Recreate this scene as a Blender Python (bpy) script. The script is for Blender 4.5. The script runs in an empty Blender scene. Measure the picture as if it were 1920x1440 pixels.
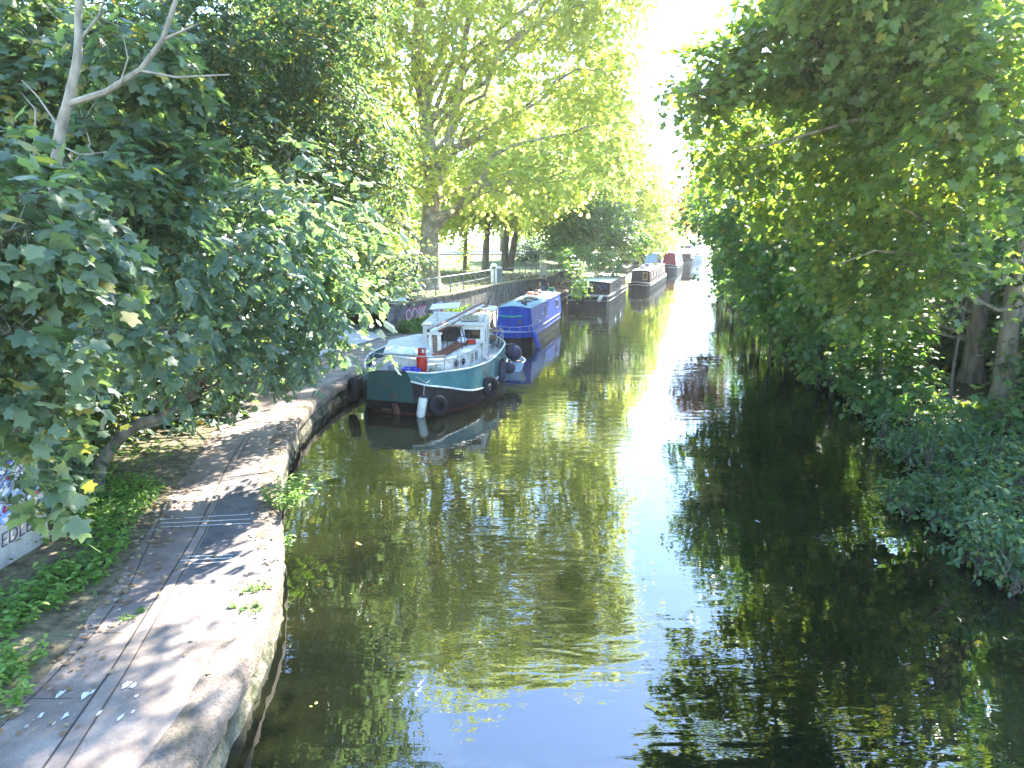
import bpy, bmesh, math, random
import numpy as np
from mathutils import Vector, Matrix

R = math.radians
scene = bpy.context.scene
COL = scene.collection

# ------------------------------------------------------------------ camera
EYE = 5.5
PITCH = math.atan(280 / 1280)
cam_d = bpy.data.cameras.new('camera')
cam_d.lens = 24.0
cam_d.sensor_width = 36.0
cam_d.clip_start = 0.05
cam_d.clip_end = 3000
cam = bpy.data.objects.new('camera', cam_d)
COL.objects.link(cam)
cam.location = (0, 0, EYE)
cam.rotation_euler = (math.pi / 2 - PITCH, 0, 0)
scene.camera = cam

# ------------------------------------------------------------------ light
SUN_AZ = 25.0      # degrees to the right of straight ahead (+Y)
SUN_EL = 44.0
world = bpy.data.worlds.new('World')
scene.world = world
world.use_nodes = True
wn = world.node_tree
for n in list(wn.nodes):
    wn.nodes.remove(n)
w_out = wn.nodes.new('ShaderNodeOutputWorld')
w_bg = wn.nodes.new('ShaderNodeBackground')
w_sky = wn.nodes.new('ShaderNodeTexSky')
w_sky.sky_type = 'NISHITA'
w_sky.sun_disc = False
w_sky.sun_elevation = R(SUN_EL)
w_sky.sun_rotation = R(SUN_AZ)
w_sky.air_density = 1.0
w_sky.dust_density = 0.05
w_sky.ozone_density = 4.2
w_bg.inputs['Strength'].default_value = 0.15
wn.links.new(w_sky.outputs[0], w_bg.inputs['Color'])
wn.links.new(w_bg.outputs[0], w_out.inputs['Surface'])

sun_d = bpy.data.lights.new('sun', 'SUN')
sun_d.energy = 4.6
sun_d.angle = R(0.55)
sun_d.color = (1.0, 0.95, 0.86)
sun = bpy.data.objects.new('sun', sun_d)
COL.objects.link(sun)
sd = Vector((math.sin(R(SUN_AZ)) * math.cos(R(SUN_EL)), math.cos(R(SUN_AZ)) * math.cos(R(SUN_EL)), math.sin(R(SUN_EL))))
sun.rotation_euler = sd.to_track_quat('Z', 'Y').to_euler()
sun.location = (10, 30, 40)

scene.view_settings.view_transform = 'Standard'
scene.view_settings.look = 'None'
scene.view_settings.gamma = 1
scene.view_settings.exposure = 3.3
scene.cycles.max_bounces = 7
scene.cycles.diffuse_bounces = 4
scene.cycles.glossy_bounces = 3
scene.cycles.transmission_bounces = 4
scene.cycles.transparent_max_bounces = 4
scene.cycles.caustics_reflective = False
scene.cycles.caustics_refractive = False
scene.cycles.sample_clamp_indirect = 6.0

# ------------------------------------------------------------------ helpers
S_, C_ = math.sin(PITCH), math.cos(PITCH)


def ray(px, py):
    tx, t = (px - 960) / 1280, (py - 720) / 1280
    return tx, C_ - t * S_, -(S_ + t * C_)


def at(px, py, z=0.0):
    """ground point on level z seen in direction (px, py)"""
    d = ray(px, py)
    k = (z - EYE) / d[2]
    return (d[0] * k, d[1] * k, z)


def far(px, py, y):
    """point at distance y ahead seen in direction (px, py)"""
    d = ray(px, py)
    k = y / d[1]
    return (d[0] * k, y, EYE + d[2] * k)


def tag(o, label=None, cat=None, group=None, kind=None):
    if label: o['label'] = label
    if cat: o['category'] = cat
    if group: o['group'] = group
    if kind: o['kind'] = kind
    return o


def thing(name, label, cat, loc=(0, 0, 0), rz=0.0, group=None):
    o = bpy.data.objects.new(name, None)
    o.empty_display_size = 0.2
    COL.objects.link(o)
    o.location = loc
    o.rotation_euler = (0, 0, rz)
    return tag(o, label, cat, group)


class MB:
    def __init__(s):
        s.v, s.f, s.m = [], [], []

    def add(s, vs, fs, mi=0):
        b = len(s.v)
        s.v += [tuple(x) for x in vs]
        for f in fs:
            s.f.append([b + i for i in f])
            s.m.append(mi)

    def box(s, c, d, rz=0.0, mi=0, ry=0.0, rx=0.0):
        M = Matrix.Translation(c) @ Matrix.Rotation(rz, 4, 'Z') @ Matrix.Rotation(ry, 4, 'Y') @ Matrix.Rotation(rx, 4, 'X')
        x, y, z = d[0] / 2, d[1] / 2, d[2] / 2
        vs = [M @ Vector(p) for p in ((-x, -y, -z), (x, -y, -z), (x, y, -z), (-x, y, -z), (-x, -y, z), (x, -y, z), (x, y, z), (-x, y, z))]
        s.add(vs, [(3, 2, 1, 0), (4, 5, 6, 7), (0, 1, 5, 4), (1, 2, 6, 5), (2, 3, 7, 6), (3, 0, 4, 7)], mi)

    def beam(s, a, b, w, h, mi=0):
        a, b = Vector(a), Vector(b)
        d = (b - a).normalized()
        sx = d.cross(Vector((0, 0, 1)))
        sx = Vector((1, 0, 0)) if sx.length < 1e-3 else sx.normalized()
        up = sx.cross(d)
        vs = []
        for p in (a, b):
            for i, j in ((-1, -1), (1, -1), (1, 1), (-1, 1)):
                vs.append(p + sx * i * w / 2 + up * j * h / 2)
        s.add(vs, [(0, 1, 2, 3), (7, 6, 5, 4), (0, 4, 5, 1), (1, 5, 6, 2), (2, 6, 7, 3), (3, 7, 4, 0)], mi)

    def tube(s, pts, r, n=6, mi=0, closed=False):
        pts = [Vector(p) for p in pts]
        k = len(pts)
        rs = r if isinstance(r, (list, tuple)) else [r] * k
        rings = []
        prev = None
        for i, p in enumerate(pts):
            if closed:
                d = pts[(i + 1) % k] - pts[i - 1]
            else:
                d = pts[min(i + 1, k - 1)] - pts[max(i - 1, 0)]
            d.normalize()
            if prev is None:
                u = d.orthogonal().normalized()
            else:
                u = prev - d * prev.dot(d)
                u = d.orthogonal().normalized() if u.length < 1e-4 else u.normalized()
            prev = u
            w = d.cross(u)
            rings.append([p + (u * math.cos(2 * math.pi * j / n) + w * math.sin(2 * math.pi * j / n)) * rs[i] for j in range(n)])
        s.loft(rings, mi, caps=not closed, ring_closed=closed)

    def loft(s, rings, mi=0, caps=True, ring_closed=False):
        n = len(rings[0])
        vs = [p for rg in rings for p in rg]
        fs = []
        k = len(rings)
        for i in range(k if ring_closed else k - 1):
            a, b = i * n, ((i + 1) % k) * n
            for j in range(n):
                fs.append((a + j, a + (j + 1) % n, b + (j + 1) % n, b + j))
        if caps:
            fs.append(tuple(range(n - 1, -1, -1)))
            fs.append(tuple((k - 1) * n + j for j in range(n)))
        s.add(vs, fs, mi)

    def lathe(s, prof, c=(0, 0, 0), n=16, mi=0, M=None):
        rings = []
        for r, z in prof:
            ring = [Vector((math.cos(2 * math.pi * j / n) * r, math.sin(2 * math.pi * j / n) * r, z)) for j in range(n)]
            if M is not None: ring = [M @ p for p in ring]
            rings.append([p + Vector(c) for p in ring])
        s.loft(rings, mi)

    def torus(s, c, R_, r, normal, n=20, m=10, mi=0):
        q = Vector(normal).to_track_quat('Z', 'Y')
        pts = [Vector(c) + q @ Vector((math.cos(2 * math.pi * i / n) * R_, math.sin(2 * math.pi * i / n) * R_, 0)) for i in range(n)]
        s.tube(pts, r, m, mi, closed=True)

    def prism(s, poly, z0, z1, mi=0):
        n = len(poly)
        vs = [(p[0], p[1], z0) for p in poly] + [(p[0], p[1], z1) for p in poly]
        fs = [tuple(range(n - 1, -1, -1)), tuple(range(n, 2 * n))]
        fs += [(i, (i + 1) % n, n + (i + 1) % n, n + i) for i in range(n)]
        s.add(vs, fs, mi)

    def build(s, name, mats, parent=None, smooth=False, world_xyz=False, bevel=0.0):
        me = bpy.data.meshes.new(name)
        vs = s.v
        if world_xyz and parent is not None:
            Mi = (Matrix.Translation(parent.location) @ parent.rotation_euler.to_matrix().to_4x4()).inverted()
            vs = [tuple(Mi @ Vector(p)) for p in vs]
        me.from_pydata(vs, [], s.f)
        if not isinstance(mats, (list, tuple)): mats = [mats]
        for m in mats: me.materials.append(m)
        if len(mats) > 1: me.polygons.foreach_set('material_index', s.m)
        bm = bmesh.new(); bm.from_mesh(me)
        bmesh.ops.recalc_face_normals(bm, faces=bm.faces)
        bm.to_mesh(me); bm.free()
        if smooth:
            me.polygons.foreach_set('use_smooth', [True] * len(me.polygons))
            me.set_sharp_from_angle(angle=R(38))
        me.update()
        o = bpy.data.objects.new(name, me)
        COL.objects.link(o)
        if parent is not None: o.parent = parent
        if bevel > 0:
            b = o.modifiers.new('bevel', 'BEVEL'); b.width = bevel; b.segments = 2; b.limit_method = 'ANGLE'; b.angle_limit = R(40)
        return o


# ------------------------------------------------------------------ materials
def new_mat(name):
    m = bpy.data.materials.new(name)
    m.use_nodes = True
    nt = m.node_tree
    for n in list(nt.nodes): nt.nodes.remove(n)
    out = nt.nodes.new('ShaderNodeOutputMaterial')
    return m, nt, out


def ramp(nt, fac, stops):
    r = nt.nodes.new('ShaderNodeValToRGB')
    els = r.color_ramp.elements
    while len(els) < len(stops): els.new(0.5)
    for e, (p, c) in zip(els, stops):
        e.position = p
        e.color = (*c, 1)
    nt.links.new(fac, r.inputs[0])
    return r.outputs[0]


def noise(nt, scale, detail=4, rough=0.6, vec=None, dist=0.0):
    n = nt.nodes.new('ShaderNodeTexNoise')
    n.inputs['Scale'].default_value = scale
    n.inputs['Detail'].default_value = detail
    n.inputs['Roughness'].default_value = rough
    n.inputs['Distortion'].default_value = dist
    if vec is not None: nt.links.new(vec, n.inputs['Vector'])
    return n.outputs['Fac']


def coord(nt, kind='Object', scale=(1, 1, 1)):
    t = nt.nodes.new('ShaderNodeTexCoord')
    mp = nt.nodes.new('ShaderNodeMapping')
    mp.inputs['Scale'].default_value = scale
    nt.links.new(t.outputs[kind], mp.inputs[0])
    return mp.outputs[0]


def mat(name, cols, scale=3.0, rough=0.6, bump=0.0, bscale=30, metal=0.0, stretch=(1, 1, 1), detail=5, spec=0.2, lo=0.35, hi=0.68, grain=0):
    m, nt, out = new_mat(name)
    p = nt.nodes.new('ShaderNodeBsdfPrincipled')
    p.inputs['Roughness'].default_value = rough
    p.inputs['Metallic'].default_value = metal
    p.inputs['Specular IOR Level'].default_value = spec
    vec = coord(nt, 'Object', stretch)
    if not isinstance(cols[0], (list, tuple)): cols = [cols, tuple(c * 0.8 for c in cols)]
    k = len(cols)
    stops = [(lo + (hi - lo) * i / (k - 1), c) for i, c in enumerate(cols)]
    col = ramp(nt, noise(nt, scale, detail, 0.62, vec), stops)
    if grain:
        mg = nt.nodes.new('ShaderNodeMix'); mg.data_type = 'RGBA'; mg.blend_type = 'MULTIPLY'; mg.inputs[0].default_value = 1
        nt.links.new(col, mg.inputs[6])
        nt.links.new(ramp(nt, noise(nt, grain, 6, 0.75, vec), [(0.3, (.55, .53, .5)), (0.5, (1, 1, 1)), (0.7, (1.25, 1.25, 1.22))]), mg.inputs[7])
        col = mg.outputs[2]
    nt.links.new(col, p.inputs['Base Color'])
    if bump > 0:
        b = nt.nodes.new('ShaderNodeBump')
        b.inputs['Strength'].default_value = 1.0
        b.inputs['Distance'].default_value = bump
        nt.links.new(noise(nt, bscale, 4, 0.6, vec), b.inputs['Height'])
        nt.links.new(b.outputs[0], p.inputs['Normal'])
    nt.links.new(p.outputs[0], out.inputs[0])
    return m


def leaf_mat(name, stops, trans, rough=0.5, tw=0.42, spec=0.5):
    m, nt, out = new_mat(name)
    g = nt.nodes.new('ShaderNodeNewGeometry')
    col = ramp(nt, g.outputs['Random Per Island'], stops)
    p = nt.nodes.new('ShaderNodeBsdfPrincipled')
    p.inputs['Roughness'].default_value = rough
    p.inputs['Specular IOR Level'].default_value = spec
    nt.links.new(col, p.inputs['Base Color'])
    t = nt.nodes.new('ShaderNodeBsdfTranslucent')
    mx = nt.nodes.new('ShaderNodeMix'); mx.data_type = 'RGBA'; mx.blend_type = 'MULTIPLY'
    mx.inputs[0].default_value = 1.0
    nt.links.new(col, mx.inputs[6])
    mx.inputs[7].default_value = (*trans, 1)
    nt.links.new(mx.outputs[2], t.inputs['Color'])
    sh = nt.nodes.new('ShaderNodeMixShader')
    sh.inputs[0].default_value = tw
    nt.links.new(p.outputs[0], sh.inputs[1])
    nt.links.new(t.outputs[0], sh.inputs[2])
    nt.links.new(sh.outputs[0], out.inputs[0])
    return m


TR = (3.2, 3.2, 1.3)
L_MAPLE = leaf_mat('maple_leaf', [(0.0, (0.052, 0.086, 0.054)), (0.5, (0.07, 0.112, 0.068)), (0.92, (0.1, 0.14, 0.07)), (1.0, (0.200, 0.175, 0.037))], TR)
L_ASH = leaf_mat('ash_leaf', [(0.0, (0.065, 0.115, 0.085)), (0.55, (0.09, 0.145, 0.112)), (0.97, (0.125, 0.175, 0.112)), (1.0, (0.221, 0.195, 0.052))], TR, rough=0.42)
L_DARK = leaf_mat('dark_leaf', [(0.0, (0.043, 0.072, 0.042)), (0.6, (0.06, 0.098, 0.056)), (0.93, (0.088, 0.131, 0.050)), (0.99, (0.250, 0.175, 0.037))], TR)
L_PLANE = leaf_mat('plane_leaf', [(0.0, (0.1, 0.13, 0.042)), (0.6, (0.13, 0.155, 0.048)), (1.0, (0.165, 0.17, 0.055))], (5.4, 5.0, 3.3), tw=0.72)  # pale tint puts the glare of backlit crowns into the leaf colour
L_MID = leaf_mat('bank_leaf', [(0.0, (0.044, 0.094, 0.031)), (0.6, (0.069, 0.138, 0.037)), (0.95, (0.112, 0.163, 0.037)), (1.0, (0.213, 0.188, 0.037))], TR)
L_BUSH = leaf_mat('bush_leaf', [(0.0, (0.037, 0.081, 0.037)), (0.6, (0.062, 0.112, 0.050)), (0.95, (0.088, 0.150, 0.044)), (1.0, (0.188, 0.188, 0.037))], TR, rough=0.45)
L_SUNNY = leaf_mat('sunny_maple_leaf', [(0.0, (0.06, 0.1, 0.035)), (0.5, (0.085, 0.13, 0.04)), (0.93, (0.12, 0.15, 0.045)), (1.0, (0.17, 0.15, 0.03))], (4.0, 3.9, 1.3), tw=0.5)  # brighter copy of the maple leaf, sun glow put into its colour
L_RUST = leaf_mat('rusty_leaf', [(0.0, (0.11, 0.08, 0.025)), (0.6, (0.16, 0.085, 0.025)), (1.0, (0.09, 0.1, 0.03))], (2.5, 2.0, 1.0))
L_NETTLE = leaf_mat('nettle_leaf', [(0.0, (0.08, 0.16, 0.03)), (0.6, (0.115, 0.21, 0.038)), (1.0, (0.16, 0.25, 0.05))], (2.6, 2.6, 1.0), tw=0.35)  # greens raised to put sunlight into the shaded verge plants
L_DEAD = leaf_mat('fallen_leaf', [(0.0, (0.13, 0.075, 0.035)), (0.5, (0.2, 0.125, 0.055)), (0.85, (0.28, 0.22, 0.12)), (1.0, (0.36, 0.33, 0.26))], (1, 1, 1), tw=0.1)
L_FLOAT = leaf_mat('floating_leaf_skin', [(0.0, (0.28, 0.3, 0.05)), (0.6, (0.4, 0.32, 0.08)), (1.0, (0.4, 0.42, 0.3))], (1, 1, 1), tw=0.1)
GRASS = leaf_mat('grass_blade', [(0.0, (0.06, 0.12, 0.02)), (0.6, (0.09, 0.17, 0.03)), (1.0, (0.15, 0.19, 0.05))], (2.0, 2.0, 1.0), tw=0.3)

BARK = mat('bark', [(0.06, 0.05, 0.038), (0.13, 0.115, 0.085), (0.19, 0.17, 0.13)], 5, 0.9, 0.02, 14, stretch=(1, 1, 0.25))
BARK_PALE = mat('pale_bark', [(0.12, 0.11, 0.085), (0.2, 0.185, 0.145), (0.27, 0.25, 0.2)], 6, 0.85, 0.012, 24, stretch=(1, 1, 0.5))
BARK_TAN = mat('tan_bark', [(0.1, 0.09, 0.055), (0.15, 0.135, 0.085), (0.2, 0.175, 0.12)], 5, 0.85, 0.012, 20, stretch=(1, 1, 0.4))
BARK_PLANE = mat('plane_bark', [(0.13, 0.12, 0.08), (0.24, 0.21, 0.14), (0.42, 0.38, 0.27)], 2.6, 0.85, 0.012, 9)
TWIG = mat('twig_bark', [(0.05, 0.042, 0.03), (0.1, 0.085, 0.06)], 8, 0.9)

WHITE = mat('white_paint', [(0.66, 0.66, 0.64), (0.5, 0.5, 0.47), (0.7, 0.7, 0.69)], 2.5, 0.45)
CREAM = mat('cream_roof', [(0.46, 0.44, 0.37), (0.34, 0.33, 0.27), (0.5, 0.49, 0.44)], 3, 0.55)
TEAL = mat('teal_paint', [(0.03, 0.1, 0.105), (0.042, 0.13, 0.135), (0.06, 0.145, 0.145)], 2.0, 0.5)
TEAL_SHADE = mat('shaded_teal_paint', [(0.006, 0.03, 0.027), (0.01, 0.04, 0.034), (0.014, 0.044, 0.038)], 2.2, 0.5)  # teal for the transom with its shade painted into the colour
BLACK = mat('black_paint', [(0.004, 0.004, 0.006), (0.008, 0.008, 0.01), (0.02, 0.017, 0.015)], 3, 0.5)
BOOT = mat('red_antifouling', [(0.11, 0.03, 0.03), (0.06, 0.022, 0.022)], 4, 0.7)
RUST = mat('rusty_iron', [(0.05, 0.025, 0.018), (0.09, 0.045, 0.03), (0.03, 0.02, 0.018)], 7, 0.8)
RUBBER = mat('tyre_rubber', [(0.006, 0.006, 0.009), (0.014, 0.014, 0.018)], 6, 0.75)
BUOY_NAVY = mat('navy_vinyl', [(0.02, 0.023, 0.045), (0.035, 0.038, 0.065)], 4, 0.5)
FENDER_W = mat('off_white_vinyl', [(0.6, 0.61, 0.58), (0.48, 0.5, 0.45), (0.66, 0.66, 0.64)], 6, 0.5)
FENDER_B = mat('blue_vinyl', [(0.03, 0.06, 0.28), (0.05, 0.09, 0.36)], 5, 0.5)
GASRED = mat('red_bottle_paint', [(0.34, 0.022, 0.014), (0.26, 0.018, 0.012)], 3, 0.4)
CRATE = mat('blue_plastic', [(0.03, 0.04, 0.42), (0.04, 0.06, 0.5)], 3, 0.45)
WOOD = mat('oiled_timber', [(0.11, 0.04, 0.022), (0.16, 0.066, 0.036), (0.075, 0.03, 0.018)], 4, 0.6, stretch=(6, 1, 6))
WOOD_PALE = mat('weathered_timber', [(0.16, 0.11, 0.08), (0.23, 0.165, 0.12), (0.11, 0.08, 0.055)], 4, 0.75, stretch=(6, 1, 6))
STEEL = mat('dull_steel', [(0.3, 0.31, 0.32), (0.22, 0.22, 0.22), (0.42, 0.43, 0.44)], 6, 0.45, metal=0.3)
DARKSTEEL = mat('dark_steel', [(0.03, 0.03, 0.033), (0.055, 0.052, 0.05)], 8, 0.55)
GLASS = mat('dark_window_glass', [(0.008, 0.01, 0.011), (0.025, 0.028, 0.026)], 1.6, 0.06, spec=0.8)
GLASS_PALE = mat('curtained_glass', [(0.06, 0.065, 0.05), (0.13, 0.13, 0.1)], 3.0, 0.1, spec=0.8)
SOLAR = mat('solar_cells', [(0.05, 0.055, 0.07), (0.08, 0.085, 0.11)], 3, 0.25, spec=0.8)
TARP = mat('pale_tarpaulin', [(0.6, 0.62, 0.64), (0.5, 0.52, 0.55), (0.7, 0.71, 0.72)], 3, 0.6, 0.02, 4)
TARP_GREY = mat('grey_cover', [(0.2, 0.22, 0.25), (0.28, 0.3, 0.33)], 3, 0.6, 0.02, 4)
ROPE = mat('grey_rope', [(0.3, 0.28, 0.24), (0.42, 0.4, 0.35)], 30, 0.9)
BLUE = mat('blue_paint', [(0.006, 0.026, 0.16), (0.009, 0.036, 0.22), (0.014, 0.05, 0.26), (0.07, 0.16, 0.4)], 2.2, 0.42, stretch=(1, 2.2, 0.3), detail=7, lo=.3, hi=.72)  # pale upright streaks paint in light playing on the boat side
BLUEROOF = mat('pale_blue_roof', [(0.14, 0.25, 0.32), (0.22, 0.34, 0.41), (0.12, 0.2, 0.26)], 2.5, 0.55)
ORANGE = mat('orange_plastic', [(0.6, 0.1, 0.02), (0.5, 0.08, 0.02)], 4, 0.45)
GREENHOSE = mat('green_hose', [(0.02, 0.3, 0.1), (0.03, 0.36, 0.13)], 4, 0.45)
REDBOAT = mat('red_boat_paint', [(0.2, 0.012, 0.018), (0.25, 0.018, 0.022)], 2, 0.4)
MAROON = mat('maroon_paint', [(0.07, 0.01, 0.012), (0.1, 0.016, 0.016)], 2, 0.4)
NAVY = mat('navy_paint', [(0.03, 0.04, 0.11), (0.045, 0.06, 0.15)], 2, 0.4)
SKYBLUE = mat('light_blue_paint', [(0.28, 0.45, 0.62), (0.35, 0.5, 0.66)], 2, 0.45)
CHAR = mat('charcoal_paint', [(0.007, 0.007, 0.009), (0.014, 0.013, 0.014), (0.01, 0.009, 0.01)], 2, 0.5)
GREYHULL = mat('dark_grey_hull', [(0.018, 0.017, 0.019), (0.032, 0.03, 0.03), (0.014, 0.012, 0.012)], 2.4, 0.45)

# ------------------------------------------------------------------ leaves
def tri_leaf_maple():
    out = [(0, .04), (.22, -.02), (.46, .08), (.4, .2), (.34, .38), (.5, .5), (.55, .7), (.36, .68), (.24, .7), (.14, .88), (0, 1.0), (-.14, .88), (-.24, .7), (-.36, .68), (-.55, .7), (-.5, .5), (-.34, .38), (-.4, .2), (-.46, .08), (-.22, -.02)]
    v = [(0, .38, 0.03)] + [(x, y, -.28 * x * x - .12 * max(0, y - .5)) for x, y in out]
    n = len(out)
    return np.array(v), np.array([(0, 1 + i, 1 + (i + 1) % n) for i in range(n)])


def tri_leaf_oval(w=.3):
    v = [(0, 0, 0), (w * .8, .3, .05), (w * .75, .68, .03), (0, 1, -.08), (-w * .75, .68, .03), (-w * .8, .3, .05)]
    return np.array(v), np.array([(0, 1, 2), (0, 2, 3), (0, 3, 4), (0, 4, 5)])


def tri_leaf_lobed():
    v = [(0, 0, 0), (.42, .15, -.04), (.3, .4, .02), (.5, .68, -.06), (0, 1, -.08), (-.5, .68, -.06), (-.3, .4, .02), (-.42, .15, -.04)]
    return np.array(v), np.array([(0, 1, 2), (0, 2, 4), (2, 3, 4), (0, 4, 6), (4, 5, 6), (0, 6, 7)])


def tri_leaf_far():
    v = [(0, 0, 0), (.45, .45, -.05), (0, 1, -.06), (-.45, .45, -.05)]
    return np.array(v), np.array([(0, 1, 2), (0, 2, 3)])


def tri_leaf_pinnate():
    vs, fs = [], []
    bv, bf = tri_leaf_oval(.36)
    spots = [(0, .7, 0)] + [(s, .14 + .16 * i, s) for i in range(4) for s in (-1, 1)]
    for x, y, s in spots:
        a = -s * R(58)
        c, sn = math.cos(a), math.sin(a)
        L = .36
        p = bv * L
        q = np.stack([p[:, 0] * c - p[:, 1] * sn, p[:, 0] * sn + p[:, 1] * c + y, p[:, 2] - .1 * abs(s) * p[:, 1] / L * .6 - .25 * y * y * .5], 1)
        fs.append(bf + len(vs) * len(bv))
        vs.append(q)
    return np.concatenate(vs), np.concatenate(fs)


T_MAPLE, T_OVAL, T_LOBED, T_FAR, T_PIN = tri_leaf_maple(), tri_leaf_oval(), tri_leaf_lobed(), tri_leaf_far(), tri_leaf_pinnate()
LEAVES = [0]
SPRAYS = []


def mesh_np(name, V, F, material):
    me = bpy.data.meshes.new(name)
    nv, nf = len(V), len(F)
    me.vertices.add(nv)
    me.vertices.foreach_set('co', np.ascontiguousarray(V, np.float32).ravel())
    me.loops.add(nf * 3)
    me.loops.foreach_set('vertex_index', np.ascontiguousarray(F, np.int32).ravel())
    me.polygons.add(nf)
    me.polygons.foreach_set('loop_start', np.arange(0, nf * 3, 3, dtype=np.int32))
    me.polygons.foreach_set('loop_total', np.full(nf, 3, np.int32))
    me.materials.append(material)
    me.update(calc_edges=True)
    return me


def norm(a):
    return a / np.maximum(np.linalg.norm(a, axis=-1, keepdims=True), 1e-6)


def place_leaves(tmpl, pos, ydir, zdir, size):
    tv, tf = tmpl
    y = norm(ydir)
    z = zdir - (zdir * y).sum(-1, keepdims=True) * y
    z = norm(z)
    x = np.cross(y, z)
    s = size[:, None, None]
    vr = np.random.default_rng(len(pos))
    wx = vr.uniform(.72, 1.12, (len(pos), 1, 1)); wz = vr.uniform(-.4, 2.4, (len(pos), 1, 1)); sk = vr.normal(size=(len(pos), 1, 1)) * .14
    lx = tv[None, :, 0:1] * wx + sk * tv[None, :, 1:2] ** 2
    V = pos[:, None, :] + s * (lx * x[:, None] + tv[None, :, 1:2] * y[:, None] + tv[None, :, 2:3] * wz * z[:, None])
    n, k = len(pos), len(tv)
    F = (tf[None] + (np.arange(n) * k)[:, None, None]).reshape(-1, 3)
    LEAVES[0] += n
    return V.reshape(-1, 3), F


def lobe_leaves(rng, lobes, tmpl, size, cover, per=10, spray=None, clump=0.75, up=1.0, droop=0.35, floor=None):
    """sprays of leaves clumped over and through ellipsoid lobes; returns V, F and the clump centres per lobe"""
    spray = spray or size * 3.2
    Vs, Fs, off, cents = [], [], 0, []
    for (c, r) in lobes:
        c = np.array(c, float)
        r3 = np.array(r if isinstance(r, (tuple, list)) else (r, r, r * .8), float)
        area = 4 * math.pi * (r3.prod()) ** (2 / 3)
        n = max(per, int(cover * area / (size * size * .45)))
        ns = max(1, n // per)
        K = max(5, int(6 + area / (3.2 * max(.6, r3.mean() * .35) ** 2)))
        cd = norm(rng.normal(size=(K, 3)))
        cc = cd * (rng.uniform(.5, 1.0, (K, 1)))
        cents.append(c + cc * r3)
        pick = rng.integers(0, K, ns)
        p = cc[pick] + rng.normal(size=(ns, 3)) * (.2 + .06 * rng.random((ns, 1)))
        un = norm(rng.normal(size=(ns, 3))) * (rng.random((ns, 1)) ** .45)
        use = rng.random((ns, 1)) < clump
        p = np.where(use, p, un)
        rad = norm(p)
        sp = c + p * r3
        ax = norm(rad + np.array([0, 0, -.25]) + rng.normal(size=(ns, 3)) * .45)
        upv = np.array([0, 0, 1.0])
        h = norm(np.cross(ax, upv) + 1e-4)
        t = (np.arange(per) + .5) / per
        sgn = np.where(np.arange(per) % 2 == 0, 1.0, -1.0)
        pos = sp[:, None] + ax[:, None] * (t[None, :, None] * spray) + rng.normal(size=(ns, per, 3)) * size * .3
        pos[:, :, 2] -= (t[None] ** 2) * spray * .25
        yd = ax[:, None] * .55 + h[:, None] * sgn[None, :, None] * .8 + np.array([0, 0, -droop]) + rng.normal(size=(ns, per, 3)) * .3
        zd = upv * up + rad[:, None] * .4 + rng.normal(size=(ns, per, 3)) * .5
        sz = size * rng.uniform(.5, 1.2, ns * per)
        SPRAYS.append((sp, ax, spray))
        pos, yd, zd = pos.reshape(-1, 3), yd.reshape(-1, 3), zd.reshape(-1, 3)
        if floor is not None:
            k = pos[:, 2] > floor
            pos, yd, zd, sz = pos[k], yd[k], zd[k], sz[k]
        V, F = place_leaves(tmpl, pos, yd, zd, sz)
        Vs.append(V); Fs.append(F + off); off += len(V)
    return np.concatenate(Vs), np.concatenate(Fs), cents


def curve_pts(a, b, k=6, sag=0.0, bow=(0, 0, 0), rng=None, jit=0.0):
    a, b = np.array(a, float), np.array(b, float)
    out = []
    for i in range(k + 1):
        t = i / k
        p = a + (b - a) * t + np.array(bow) * math.sin(math.pi * t)
        p[2] += sag * math.sin(math.pi * t)
        if rng is not None and 0 < i < k: p += rng.normal(size=3) * jit
        out.append(p)
    return out


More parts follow.
